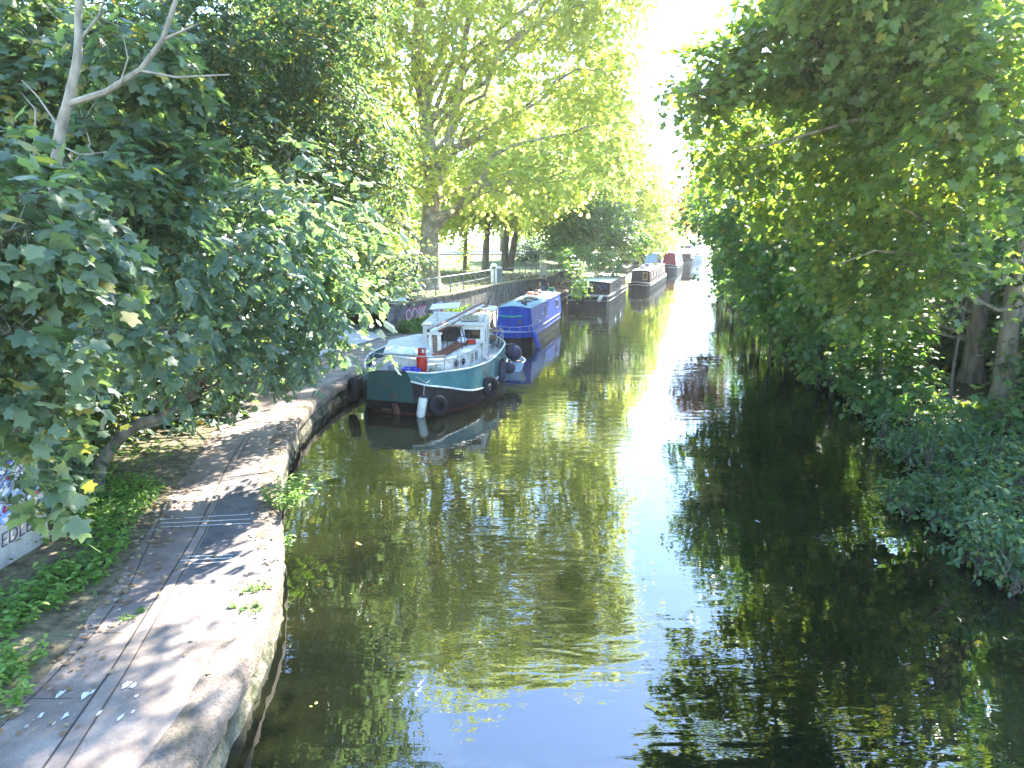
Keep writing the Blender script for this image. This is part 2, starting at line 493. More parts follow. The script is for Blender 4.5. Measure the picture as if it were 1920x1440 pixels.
def tree(name, label, trunk_pts, trunk_r, lobes, lmat, tmpl, size, cover, seed, bark=None, cat='tree', group=None, per=10,
         clump=0.75, twigs=4, droop=.35, up=1.0, floor=None, limb_r=None, extra=(), spray=None, limb_start=.55, twiggy=False):
    rng = np.random.default_rng(seed)
    base = trunk_pts[0]
    root = thing(name, label, cat, base, 0, group)
    SPRAYS.clear()
    V, F, cents = lobe_leaves(rng, lobes, tmpl, size, cover, per, spray, clump=clump, droop=droop, up=up, floor=floor)
    me = mesh_np('crown', V - np.array(base), F, lmat)
    cr = bpy.data.objects.new('crown', me)
    COL.objects.link(cr); cr.parent = root
    if twiggy:
        A = np.concatenate([p - a * s * .5 for p, a, s in SPRAYS]); B = np.concatenate([p + a * s * 1.0 - np.array([0, 0, s * .25]) for p, a, s in SPRAYS])
        d = norm(B - A); u = norm(np.cross(d, np.array([.3, .2, 1.0]))); w = np.cross(d, u)
        TV = np.stack([A + u * .006, A - u * .003 + w * .005, A - u * .003 - w * .005, B], 1).reshape(-1, 3) - np.array(base)
        TF = (np.array([(0, 1, 3), (1, 2, 3), (2, 0, 3)])[None] + (np.arange(len(A)) * 4)[:, None, None]).reshape(-1, 3)
        tw_ = bpy.data.objects.new('twigs', mesh_np('twigs', TV, TF, TWIG))
        COL.objects.link(tw_); tw_.parent = root
    mb = MB()
    tp = [np.array(p, float) for p in trunk_pts]
    k = len(tp)
    tr = [trunk_r * (1 - .62 * i / max(1, k - 1)) for i in range(k)]
    # smooth trunk
    pts, rs = [], []
    for i in range(k - 1):
        for j in range(4):
            t = j / 4
            p0, p1, p2, p3 = tp[max(i - 1, 0)], tp[i], tp[i + 1], tp[min(i + 2, k - 1)]
            pts.append(.5 * ((2 * p1) + (-p0 + p2) * t + (2 * p0 - 5 * p1 + 4 * p2 - p3) * t * t + (-p0 + 3 * p1 - 3 * p2 + p3) * t ** 3))
            rs.append(tr[i] + (tr[i + 1] - tr[i]) * t)
    pts.append(tp[-1]); rs.append(tr[-1])
    rs[0] *= 1.35; rs[1] *= 1.1
    mb.tube(pts, rs, 12)
    P = np.array(pts)
    for (c, r), cc in zip(lobes, cents):
        c = np.array(c, float)
        # leave the trunk lower than the lobe
        hgt = P[:, 2]
        want = base[2] + (c[2] - base[2]) * limb_start
        i = int(np.argmin(np.abs(hgt - want) + .15 * np.linalg.norm(P - c, axis=1)))
        a = P[i]
        lr = (limb_r or trunk_r * .32) * min(1.0, rs[i] / (trunk_r * .6))
        q = curve_pts(a, c, 7, sag=.06 * np.linalg.norm(c - a), rng=rng, jit=.03 * np.linalg.norm(c - a))
        mb.tube(q, [lr * (1 - .75 * t / 7) for t in range(8)], 6)
        for e in cc[:twigs]:
            s = q[rng.integers(4, 8)]
            mb.tube(curve_pts(s, e, 4, sag=.05, rng=rng, jit=.04 * np.linalg.norm(e - s)), [lr * .26 * (1 - .18 * t) for t in range(5)], 4)
    for (pp, r0, r1) in extra:
        n = len(pp)
        mb.tube(pp, [r0 + (r1 - r0) * i / (n - 1) for i in range(n)], 8)
    mb.build('trunk', bark or BARK, root, smooth=True, world_xyz=True)
    return root


def copy_tree(o, parent=None):
    c = o.copy()
    COL.objects.link(c)
    c.parent = parent
    for ch in list(o.children):
        copy_tree(ch, c)
    return c


def bush(name, label, lobes, lmat, tmpl, size, cover, seed, cat='bush', group=None, per=8, floor=None, droop=.35, clump=.7):
    rng = np.random.default_rng(seed)
    b = lobes[0][0]
    root = thing(name, label, cat, (b[0], b[1], floor if floor is not None else b[2]), 0, group)
    V, F, cents = lobe_leaves(rng, lobes, tmpl, size, cover, per, clump=clump, droop=droop, floor=floor)
    o = bpy.data.objects.new('foliage', mesh_np('foliage', V - np.array(root.location), F, lmat))
    COL.objects.link(o); o.parent = root
    mb = MB()
    for (c, r), cc in zip(lobes, cents):
        for e in cc[:7]:
            mb.tube(curve_pts((c[0], c[1], root.location[2] - .05), e, 4, rng=rng, jit=.05), [.018, .015, .012, .009, .005], 4)
    mb.build('stems', TWIG, root, world_xyz=True)
    return root

# ------------------------------------------------------------------ setting
BANK = [(-3.1, -6), (-3.1, 2), (-3.11, 5.5), (-3.11, 6.75), (-3.16, 7.7), (-3.4, 9.04), (-3.92, 10.66), (-4.5, 12.34), (-5.07, 14.21), (-5.55, 16.2), (-5.8, 17.9), (-5.93, 19.6),
        (-5.86, 21.6), (-5.45, 24.6), (-4.6, 27.4), (-3.3, 30.4), (-1.7, 34.2), (1.0, 43.8), (4.9, 61.5), (16.3, 102), (33.9, 163), (62, 262), (120, 460), (190, 700)]
INNER = [(-5.15, -6), (-5.15, 2), (-5.28, 5.5), (-5.42, 6.75), (-5.56, 7.7), (-5.74, 9.04), (-6.12, 10.66), (-6.6, 12.34), (-7.12, 14.21), (-7.5, 16.2), (-7.85, 17.9), (-8.2, 19.6),
         (-8.5, 21.6), (-8.7, 24.6), (-8.4, 27.4), (-7.4, 30.4), (-5.4, 34.2), (-2.0, 43.8), (1.9, 61.5), (12.8, 102), (30.2, 163), (58, 262), (116, 460), (186, 700)]
WALLP = [(-5.95, 34.2), (-3.9, 39.6), (-2.55, 43.8), (-1.2, 48.4), (0.4, 54.9), (3.0, 65.0), (12.4, 103), (29.6, 163), (57.5, 262), (115, 460), (185, 700)]
WALLZ = [2.1, 2.1, 2.1, 2.1, 1.95, 1.55, 1.2, 1.1, 1.1, 1.1, 1.1]
RIGHT = [(8.7, -6), (8.9, 4), (9.5, 10), (11.6, 18), (13.4, 25), (17.6, 40), (26, 72), (39.4, 122), (51, 163), (79, 262), (137, 460), (207, 700)]


def dense(line, step=0.8, to=60):
    out = []
    for (a, b) in zip(line[:-1], line[1:]):
        n = max(1, int(math.dist(a, b) / (step if a[1] < to else 12)))
        for i in range(n): out.append(tuple(a[k] + (b[k] - a[k]) * i / n for k in range(len(a))))
    out.append(line[-1])
    return out


def structure(name, vs, fs, m, uv=None, smooth=False):
    me = bpy.data.meshes.new(name)
    me.from_pydata(vs, [], fs)
    me.materials.append(m)
    if uv is not None:
        l = me.uv_layers.new(name='UVMap')
        for lp in me.loops: l.data[lp.index].uv = uv[lp.vertex_index]
    if smooth: me.polygons.foreach_set('use_smooth', [True] * len(me.polygons))
    bm = bmesh.new(); bm.from_mesh(me); bmesh.ops.recalc_face_normals(bm, faces=bm.faces); bm.to_mesh(me); bm.free()
    me.update()
    o = bpy.data.objects.new(name, me)
    COL.objects.link(o)
    o['kind'] = 'structure'
    return o


# water -----------------------------------------------------------------
m, nt, out = new_mat('canal_water')
p = nt.nodes.new('ShaderNodeBsdfPrincipled')
vec = coord(nt, 'Object')
sunlit_murk = noise(nt, 0.45, 3, 0.5, coord(nt, 'Object', (0.5, 1.0, 1)), 0.6)  # paler patches of sunlit murky water painted into the base colour
nt.links.new(ramp(nt, sunlit_murk, [(0.36, (0.003, 0.0042, 0.0024)), (0.56, (0.0055, 0.0066, 0.003)), (0.72, (0.013, 0.014, 0.006))]), p.inputs['Base Color'])
p.inputs['Roughness'].default_value = 0.015
p.inputs['IOR'].default_value = 1.95
h1 = noise(nt, 1.0, 2, 0.5, coord(nt, 'Object', (0.75, 2.1, 1)), 0.4)
h2 = noise(nt, 1.0, 2, 0.5, coord(nt, 'Object', (2.2, 7.0, 1)), 0.3)
amp = noise(nt, 0.16, 2, 0.5, vec)
mul = nt.nodes.new('ShaderNodeMath'); mul.operation = 'MULTIPLY'
am = nt.nodes.new('ShaderNodeMapRange'); am.inputs[1].default_value = 0.4; am.inputs[2].default_value = 0.65; am.inputs[3].default_value = 0.15; am.inputs[4].default_value = 1.0
nt.links.new(amp, am.inputs[0])
s2 = nt.nodes.new('ShaderNodeMath'); s2.operation = 'MULTIPLY'; s2.inputs[1].default_value = 0.22
nt.links.new(h2, s2.inputs[0])
ad = nt.nodes.new('ShaderNodeMath'); ad.operation = 'ADD'
nt.links.new(h1, ad.inputs[0]); nt.links.new(s2.outputs[0], ad.inputs[1])
nt.links.new(ad.outputs[0], mul.inputs[0]); nt.links.new(am.outputs[0], mul.inputs[1])
b = nt.nodes.new('ShaderNodeBump'); b.inputs['Strength'].default_value = 1.0; b.inputs['Distance'].default_value = 0.016
nt.links.new(mul.outputs[0], b.inputs['Height']); nt.links.new(b.outputs[0], p.inputs['Normal'])
nt.links.new(p.outputs[0], out.inputs[0])
WATER = m
structure('water', [(-40, -30, 0), (260, -30, 0), (260, 720, 0), (-40, 720, 0)], [(0, 1, 2, 3)], WATER)

# towpath ---------------------------------------------------------------
m, nt, out = new_mat('towpath_paving')
p = nt.nodes.new('ShaderNodeBsdfPrincipled'); p.inputs['Roughness'].default_value = 0.85
vec = coord(nt, 'Object')
basec = ramp(nt, noise(nt, 1.3, 6, 0.65, vec), [(0.3, (0.12, 0.088, 0.068)), (0.5, (0.19, 0.148, 0.118)), (0.7, (0.28, 0.228, 0.185))])
fine = ramp(nt, noise(nt, 60, 3, 0.7, vec), [(0.3, (0.72, 0.72, 0.72)), (0.7, (1.1, 1.1, 1.1))])
mx = nt.nodes.new('ShaderNodeMix'); mx.data_type = 'RGBA'; mx.blend_type = 'MULTIPLY'; mx.inputs[0].default_value = 1
nt.links.new(basec, mx.inputs[6]); nt.links.new(fine, mx.inputs[7])
uvn = nt.nodes.new('ShaderNodeUVMap'); uvn.uv_map = 'UVMap'
sep = nt.nodes.new('ShaderNodeSeparateXYZ'); nt.links.new(uvn.outputs[0], sep.inputs[0])


def mth(op, a, bb):
    n = nt.nodes.new('ShaderNodeMath'); n.operation = op
    for i, x in enumerate((a, bb)):
        if isinstance(x, (int, float)): n.inputs[i].default_value = x
        else: nt.links.new(x, n.inputs[i])
    return n.outputs[0]


wob = mth('MULTIPLY', noise(nt, 3, 3, 0.6, vec), 0.03)
jt = mth('LESS_THAN', mth('MODULO', mth('ADD', sep.outputs[1], wob), 1.25), 0.016)
side = mth('GREATER_THAN', sep.outputs[0], 1.66)
j1 = mth('MULTIPLY', jt, side)
j2 = mth('LESS_THAN', mth('ABSOLUTE', mth('SUBTRACT', mth('ADD', sep.outputs[0], wob), 2.12), 0), 0.012)
jj = mth('MAXIMUM', j1, j2)
mx2 = nt.nodes.new('ShaderNodeMix'); mx2.data_type = 'RGBA'
nt.links.new(jj, mx2.inputs[0]); nt.links.new(mx.outputs[2], mx2.inputs[6]); mx2.inputs[7].default_value = (0.045, 0.038, 0.03, 1)
nt.links.new(mx2.outputs[2], p.inputs['Base Color'])
b = nt.nodes.new('ShaderNodeBump'); b.inputs['Distance'].default_value = 0.008
nt.links.new(noise(nt, 45, 4, 0.7, vec), b.inputs['Height']); nt.links.new(b.outputs[0], p.inputs['Normal'])
nt.links.new(p.outputs[0], out.inputs[0])
PAVING = m

bi = dense([a + b for a, b in zip(BANK, INNER)])
vs, fs, uv = [], [], []
NV = 7
acc = 0.0
for i, q in enumerate(bi):
    if i: acc += math.dist(q[:2], bi[i - 1][:2])
    wd = math.dist(q[:2], q[2:])
    for j in range(NV):
        t = j / (NV - 1)
        tt = -0.02 + 1.02 * t if j == 0 else t
        vs.append((q[0] + (q[2] - q[0]) * (0.12 + .88 * t), q[1] + (q[3] - q[1]) * (0.12 + .88 * t), 0.594))
        uv.append((wd * (0.12 + .88 * t), acc))
for i in range(len(bi) - 1):
    for j in range(NV - 1):
        a = i * NV + j
        fs.append((a, a + 1, a + NV + 1, a + NV))
structure('towpath', vs, fs, PAVING, uv, True)

# canal wall with its worn coping ----------------------------------------
COPING = mat('worn_coping_stone', [(0.085, 0.075, 0.048), (0.14, 0.112, 0.086), (0.19, 0.152, 0.122), (0.25, 0.208, 0.168)], 1.4, 0.9, 0.03, 26, detail=9, grain=22)
FACE = mat('damp_wall_face', [(0.04, 0.045, 0.022), (0.13, 0.12, 0.08), (0.22, 0.2, 0.15)], 3.0, 0.85, 0.03, 14, grain=16)
cw = thing('canal_wall', 'worn stone canal edge curving along the towpath above the water', 'canal wall', (-4, 12, 0))
rng = np.random.default_rng(5)
bl = dense(BANK, 0.14, 45)


def off_line(line, i):
    a, c = line[max(i - 1, 0)], line[min(i + 1, len(line) - 1)]
    d = np.array([c[0] - a[0], c[1] - a[1]]); d /= np.linalg.norm(d)
    return np.array([d[1], -d[0]])      # to the water side


def swept(line, prof, jit):
    rings = []
    stone = np.random.default_rng(3)
    so = sz = 0.0
    for i, q in enumerate(line):
        nrm = off_line(line, i)
        if i % 8 == 0: so, sz = stone.normal() * .014, stone.normal() * .006
        gap = .03 if (i % 8 == 0 and q[1] < 45) else 0.0
        k = 1 if q[1] < 60 else 0.3
        nz = rng.normal(size=len(prof)) * jit * k * .6
        nx = rng.normal(size=len(prof)) * jit * k + .02 * math.sin(q[1] * 1.3) + .012 * math.sin(q[1] * 3.1)
        cx = stone.random() ** 6 * .07
        rings.append([(q[0] + nrm[0] * (o + nx[j] + (so - gap - cx * (z > .5)) * (o > -.25)), q[1] + nrm[1] * (o + nx[j] + (so - gap - cx * (z > .5)) * (o > -.25)), z + nz[j] * .6 + (sz - gap * .7 - cx * .35 * (o > -.2)) * (z > .3)) for j, (o, z) in enumerate(prof)])
    return rings


def strip_mesh(rings, mb):
    n = len(rings[0])
    vs = [p for r in rings for p in r]
    fs = [(i * n + j, i * n + j + 1, (i + 1) * n + j + 1, (i + 1) * n + j) for i in range(len(rings) - 1) for j in range(n - 1)]
    mb.add(vs, fs)


mb = MB(); strip_mesh(swept(bl, [(-.44, .575), (-.4, .597), (-.25, .602), (-.1, .602), (-.03, .593), (.02, .565), (.04, .52), (.045, .44), (.045, .36), (-.01, .33)], .006), mb)
mb.build('coping', COPING, cw, True, True)
mb = MB(); strip_mesh(swept(bl, [(-.015, .36), (-.02, .2), (0.0, .08), (.03, -.02), (.06, -.5)], .014), mb)
mb.build('wall_face', FACE, cw, True, True)

# near bank ground -----------------------------------------------------------
SOIL = mat('leafy_soil', [(0.05, 0.04, 0.025), (0.1, 0.085, 0.05), (0.16, 0.13, 0.08), (0.08, 0.1, 0.04)], 3.5, 0.95, 0.03, 12)
LAWN = mat('park_lawn', [(0.03, 0.07, 0.012), (0.045, 0.095, 0.016), (0.085, 0.085, 0.03), (0.06, 0.115, 0.02)], 0.6, 0.95, 0.03, 20)
inl = [q for q in dense(INNER) if q[1] < 36]
offs = [(0.3, .588), (-.5, .64), (-2, .75), (-4.5, 1.1), (-9, 1.9), (-18, 2.1), (-70, 2.3), (-300, 2.5)]
vs, fs = [], []
for q in inl:
    for j, (o, z) in enumerate(offs):
        vs.append((q[0] + o, q[1], (z - .02 if j == 0 else z + .05 * math.sin(q[1] * .9 + j))))
n = len(offs)
fs = [(i * n + j, i * n + j + 1, (i + 1) * n + j + 1, (i + 1) * n + j) for i in range(len(inl) - 1) for j in range(n - 1)]
structure('bank_ground', vs, fs, SOIL, None, True)

# pale ramp from the towpath up into the park
RAMP = mat('pale_ramp_surface', [(0.36, 0.33, 0.29), (0.44, 0.41, 0.36), (0.3, 0.27, 0.23)], 2, 0.9, 0.01, 30)
vs = [(-8.6, 25.5, .63), (-6.2, 33.6, .62), (-9.2, 36.5, 1.1), (-11.5, 29.0, 1.3), (-12.5, 38.5, 2.16), (-15.0, 33.0, 2.22)]
structure('ramp', vs, [(0, 1, 2, 3), (3, 2, 4, 5)], RAMP)

# park behind the retaining wall
wl = dense([a + (z,) for a, z in zip(WALLP, WALLZ)], 1.2, 80)
vs, fs = [], []
offs = [(-.12, -.05), (-1.2, -.04), (-4, -.02), (-10, 0), (-25, .05), (-60, .1), (-150, .3), (-500, .5)]
for q in wl:
    for j, (o, dz) in enumerate(offs):
        zz = q[2] + dz if o > -5 else 2.1 + dz
        vs.append((q[0] + o, q[1] - o * .12, zz))
n = len(offs)
fs = [(i * n + j, i * n + j + 1, (i + 1) * n + j + 1, (i + 1) * n + j) for i in range(len(wl) - 1) for j in range(n - 1)]
structure('lawn', vs, fs, LAWN, None, True)
# dirt and leaf cover between wall and towpath
vs, fs = [], []
wi = [q for q in wl if q[1] < 400]
for q in wi:
    vs += [(q[0] - .05, q[1], .66), (q[0] + 2.6, q[1] - .4, .575)]
fs = [(2 * i, 2 * i + 1, 2 * i + 3, 2 * i + 2) for i in range(len(wi) - 1)]
structure('verge', vs, fs, SOIL)
PARKROAD = mat('park_drive', [(0.22, 0.21, 0.21), (0.28, 0.27, 0.27)], 2, 0.9)
vs = [(-90, 112, 2.32), (60, 122, 2.3), (60, 138, 2.34), (-90, 130, 2.42)]
structure('park_road', vs, [(0, 1, 2, 3)], PARKROAD)

# retaining wall ------------------------------------------------------------
RWALL = mat('old_retaining_wall', [(0.06, 0.057, 0.05), (0.12, 0.112, 0.1), (0.18, 0.168, 0.15), (0.24, 0.225, 0.2)], 2.4, 0.9, 0.006, 9, grain=9)
CAPST = mat('mossy_cap', [(0.2, 0.17, 0.1), (0.3, 0.26, 0.17), (0.16, 0.17, 0.08)], 3, 0.9, 0.02, 14)
rw = thing('retaining_wall', 'low grey retaining wall with graffiti between towpath and park lawn', 'wall', (-5.95, 34.2, .6))
mb, mc = MB(), MB()
for a, c in zip(wl[:-1], wl[1:]):
    if a[1] > 300: break
    d = np.array([c[0] - a[0], c[1] - a[1]]); L = np.linalg.norm(d); d /= L
    nn = np.array([d[1], -d[0]])
    for M_, x0, x1, z0, za, zc in ((mb, -.3, 0, .4, a[2] - .1, c[2] - .1), (mc, -.36, .05, None, a[2] - .098, c[2] - .098)):
        P = [np.array(a[:2]) + nn * x0, np.array(a[:2]) + nn * x1, np.array(c[:2]) + nn * x1, np.array(c[:2]) + nn * x0]
        zt = [za, za, zc, zc]
        if z0 is None:
            lo = zt; hi = [z + .1 for z in zt]
        else:
            lo = [z0] * 4; hi = zt
        M_.add([(*p, z) for p, z in zip(P, lo)] + [(*p, z) for p, z in zip(P, hi)],
               [(4, 5, 6, 7), (1, 2, 6, 5), (3, 0, 4, 7)])
mb.add([(-6.25, 34.19, .4), (-5.95, 34.19, .4), (-5.95, 34.19, 2.0), (-6.25, 34.19, 2.0)], [(0, 1, 2, 3)])
mb.build('wall_body', RWALL, rw, False, True)
mc.build('cap', CAPST, rw, False, True)


def text_part(name, s, size, M, material, parent, depth=.004, offset=0.0, shear=0.0):
    cu = bpy.data.curves.new(name, 'FONT')
    cu.body = s; cu.size = size; cu.extrude = depth; cu.offset = offset; cu.shear = shear
    cu.align_x = 'CENTER'
    ob = bpy.data.objects.new(name, cu)
    COL.objects.link(ob)
    dg = bpy.context.evaluated_depsgraph_get()
    me = bpy.data.meshes.new_from_object(ob.evaluated_get(dg))
    bpy.data.objects.remove(ob); bpy.data.curves.remove(cu)
    me.name = name
    me.materials.clear(); me.materials.append(material)
    o = bpy.data.objects.new(name, me)
    COL.objects.link(o)
    if parent is not None:
        o.parent = parent
        M = (Matrix.Translation(parent.location) @ parent.rotation_euler.to_matrix().to_4x4()).inverted() @ M
    o.matrix_local = M
    return o


SPRAYWHITE = mat('white_spray_paint', [(0.5, 0.48, 0.49), (0.3, 0.29, 0.3), (0.56, 0.54, 0.55)], 5, 0.7)
SPRAYPINK = mat('crimson_spray_paint', [(0.38, 0.07, 0.12), (0.3, 0.05, 0.08)], 3, 0.7)
SPRAYBLUE = mat('slate_spray_paint', [(0.3, 0.34, 0.48), (0.42, 0.45, 0.58)], 3, 0.7)
SPRAYDARK = mat('dark_spray_paint', [(0.05, 0.04, 0.07), (0.08, 0.06, 0.1)], 3, 0.7)


def on_wall(a, c, along, z, offn=.006):
    """matrix for lettering on a vertical face running from a to c, its outside to the right of a->c"""
    d = Vector((c[0] - a[0], c[1] - a[1], 0)).normalized()
    nn = Vector((d.y, -d.x, 0))
    p = Vector((a[0], a[1], 0)) + d * along + nn * offn
    M = Matrix(((d.x, d.y, 0, 0), (0, 0, 1, 0), (nn.x, nn.y, 0, 0), (0, 0, 0, 1))).transposed()
    M[0][3], M[1][3], M[2][3] = p.x, p.y, z
    return M


wa, wb = WALLP[0], WALLP[1]
M1 = on_wall(wa, wb, 2.35, 1.12)
text_part('lettering', 'OOIIK', .84, M1, SPRAYPINK, rw, .004, .07)
text_part('lettering', 'OOIIK', .84, on_wall(wa, wb, 2.35, 1.12, .014), SPRAYWHITE, rw, .004, .012)
text_part('lettering', 'USF', .8, on_wall(wa, wb, 4.75, 1.2), SPRAYBLUE, rw, .004, .01, .2)
mb = MB()
for k in range(3):
    ang = [2 * math.pi * i / 14 for i in range(14)]
    rr = [.22 + .05 * math.sin(3 * x + k) for x in ang]
    Mx = on_wall(wa, wb, [5.4, 1.0, 5.1][k], [1.12, 1.3, 1.3][k], .008)
    mb.add([Mx @ Vector((r * math.cos(x), r * math.sin(x), 0)) for r, x in zip(rr, ang)], [tuple(range(14))]) if k == 0 else None
mb.build('paint_blob', SPRAYPINK, rw, False, True)

# graffiti wall beside the path ------------------------------------------------
m, nt, out = new_mat('muralled_concrete')
p = nt.nodes.new('ShaderNodeBsdfPrincipled'); p.inputs['Roughness'].default_value = 0.8
vec = coord(nt, 'Object')
mur = ramp(nt, noise(nt, 1.9, 2, 0.4, vec, 1.2), [(0.3, (0.5, 0.45, 0.55)), (0.42, (0.12, 0.2, 0.6)), (0.47, (0.7, 0.68, 0.74)), (0.55, (0.2, 0.36, 0.7)), (0.6, (0.34, 0.04, 0.1)), (0.66, (0.72, 0.7, 0.72)), (0.75, (0.2, 0.08, 0.3))])
for e in nt.nodes:
    if e.type == 'VALTORGB': e.color_ramp.interpolation = 'CONSTANT'
con = ramp(nt, noise(nt, 4, 5, 0.6, vec), [(0.3, (0.3, 0.26, 0.22)), (0.7, (0.45, 0.42, 0.38))])
sep = nt.nodes.new('ShaderNodeSeparateXYZ'); nt.links.new(vec, sep.inputs[0])
zz = mth('GREATER_THAN', mth('ADD', sep.outputs[2], mth('MULTIPLY', noise(nt, 2.5, 2, .5, vec), .5)), 1.0)
mx = nt.nodes.new('ShaderNodeMix'); mx.data_type = 'RGBA'
nt.links.new(zz, mx.inputs[0]); nt.links.new(con, mx.inputs[6]); nt.links.new(mur, mx.inputs[7])
nt.links.new(mx.outputs[2], p.inputs['Base Color']); nt.links.new(p.outputs[0], out.inputs[0])
gw = thing('graffiti_wall', 'short concrete wall painted with blue, white and red graffiti among leaves', 'wall', (-7.4, 8.6, .6))
mb = MB(); mb.box((-7.75, 8.1, 1.35), (.5, 4.4, 1.7))
mb.build('wall_body', m, gw, False, True, .02)
mb = MB(); mb.box((-7.75, 8.1, 2.25), (.58, 4.48, .1))
mb.build('cap', COPING, gw, False, True, .02)
text_part('lettering', 'EDLB', .3, on_wall((-7.5, 6), (-7.5, 10.6), 3.6, 1.0), SPRAYDARK, gw, .003, -.004, .25)

# path details ------------------------------------------------------------------
STRIP = mat('pale_granite_strip', [(0.16, 0.128, 0.102), (0.25, 0.2, 0.165)], 3, 0.85, 0.004, 40)
ASPH = mat('dark_asphalt', [(0.075, 0.068, 0.066), (0.11, 0.1, 0.095), (0.14, 0.125, 0.115)], 2.5, 0.9, 0.006, 60)
LINEP = mat('worn_white_paint', [(0.62, 0.6, 0.57), (0.45, 0.42, 0.39)], 9, 0.8)


def sheet(name, poly_l, poly_r, z, m):
    n = len(poly_l)
    structure(name, [(*p, z) for p in poly_l] + [(*p, z) for p in poly_r], [(i, i + 1, n + i + 1, n + i) for i in range(n - 1)], m)


SL = [(-4.3, 2.0), (-4.41, 5.5), (-4.62, 7.0), (-4.94, 8.74), (-5.3, 10.6), (-5.72, 12.3), (-6.2, 14.2), (-6.6, 16.2)]
SR = [(-4.1, 2.0), (-4.21, 5.5), (-4.44, 7.0), (-4.78, 8.74), (-5.15, 10.6), (-5.58, 12.3), (-6.07, 14.2), (-6.48, 16.2)]
sheet('paving_strip', SL, SR, .598, STRIP)
JOINT = mat('joint_dirt', [(0.04, 0.035, 0.028), (0.06, 0.05, 0.04)], 5, 0.95)
sheet('paving_joint', [(a - .012, b) for a, b in SL], [(a + .012, b) for a, b in SL], .602, JOINT)
sheet('paving_joint', [(a - .008, b) for a, b in SR], [(a + .008, b) for a, b in SR], .602, JOINT)
sheet('asphalt_patch', [(-4.77, 8.98), (-5.13, 10.66), (-5.56, 12.34), (-6.0, 14.0)], [(-3.85, 8.98), (-4.35, 10.66), (-4.9, 12.34), (-5.4, 14.0)], .598, ASPH)
for k, (a, c) in enumerate([((-5.1, 9.67), (-4.34, 9.76)), ((-4.84, 9.56), (-4.3, 9.65)), ((-5.05, 9.8), (-4.37, 9.87)),
                            ((-6.2, 11.22), (-4.73, 11.45)), ((-6.1, 11.06), (-4.6, 11.24)), ((-5.97, 10.9), (-4.53, 11.06))]):
    mbx = [(a[0], a[1] - .013, .609), (c[0], c[1] - .013, .609), (c[0], c[1] + .013, .609), (a[0], a[1] + .013, .609)]
    structure('path_marking', mbx, [(0, 1, 2, 3)], LINEP)
rng = np.random.default_rng(8)
vs, fs = [], []
for (px, py, sz) in [(112, 1302, .07), (160, 1302, .08), (172, 1298, .05), (235, 1283, .09), (250, 1285, .06), (77, 1341, .05), (123, 1341, .06), (100, 1357, .03), (228, 1343, .05), (187, 1335, .04), (255, 1305, .03), (250, 1333, .03), (440, 1165, .05), (430, 1160, .03)]:
    c = at(px, py, .609)
    k = 9; b0 = len(vs); a0 = rng.uniform(0, 3)
    for i in range(k):
        t = 2 * math.pi * i / k
        r = sz * rng.uniform(.35, 1.2)
        vs.append((c[0] + r * math.cos(t + a0) * .55, c[1] + r * math.sin(t + a0) * 1.3, .609))
    fs.append(tuple(range(b0, b0 + k)))
structure('path_paint_splashes', vs, fs, LINEP)

# right bank -----------------------------------------------------------------------
RSOIL = mat('dark_bank_soil', [(0.035, 0.03, 0.02), (0.07, 0.06, 0.035), (0.05, 0.065, 0.025)], 3, 0.95, 0.04, 8)  # dark brown soil mottled with green
rl = dense(RIGHT, 1.0, 80)
vs, fs = [], []
offs = [(-.1, -.5), (0, .12), (.25, .35), (1.2, .6), (3, .9), (8, 1.3), (25, 1.8), (120, 2.2), (500, 2.4)]
n = len(offs)
for q in rl:
    for j, (o, z) in enumerate(offs):
        vs.append((q[0] + o + .12 * math.sin(q[1] * 1.9 + j), q[1], z + .06 * math.sin(q[1] * 1.3 + j * 2)))
fs = [(i * n + j, i * n + j + 1, (i + 1) * n + j + 1, (i + 1) * n + j) for i in range(len(rl) - 1) for j in range(n - 1)]
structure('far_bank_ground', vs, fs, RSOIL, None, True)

# railing on the wall -----------------------------------------------------------------
posts = [(-4.9, 37.1), (-3.96, 40.3), (-3.2, 42.5), (-2.55, 44.6), (-1.9, 46.7), (-1.3, 48.8)]
posts = []
acc = 0
RAILM = mat('grey_railing_paint', [(0.12, 0.13, 0.15), (0.2, 0.21, 0.23)], 3, 0.5)


def wall_pt(s):
    for a, c in zip(wl[:-1], wl[1:]):
        L = math.dist(a[:2], c[:2])
        if s <= L:
            t = s / L
            return tuple(a[k] + (c[k] - a[k]) * t for k in range(3))
        s -= L
    return wl[-1]


def railing(name, label, s0, s1, gap, hgt=1.0):
    r0 = wall_pt(s0)
    root = thing(name, label, 'railing', (r0[0] - .2, r0[1], r0[2]))
    s = s0
    P = []
    while s <= s1 + .01:
        q = wall_pt(s)
        a = (q[0] - .2, q[1] + .03, q[2])
        mb = MB(); mb.tube([(a[0], a[1], a[2] - .02), (a[0], a[1], a[2] + hgt - .015)], .035, 8)
        mb.build('post', RAILM, root, True, True)
        P.append((a[0], a[1], a[2] + hgt))
        s += gap
    mb = MB(); mb.tube(P, .032, 8); mb.build('top_rail', STEEL, root, True, True)
    mb = MB(); mb.tube([(x, y, z - hgt * .5) for x, y, z in P], .018, 6)
    mb.build('mid_rail', RAILM, root, True, True)
    return root


railing('railing', 'grey post and rail fence along the retaining wall left of the litter bins', 3.0, 15.6, 2.1)
railing('railing', 'grey post and rail fence along the wall between the litter bins and standing person', 19.2, 31.8, 2.1)
railing('railing', 'grey post and rail fence beyond the dark wide barge, behind drooping leaves', 34.5, 52, 2.5)

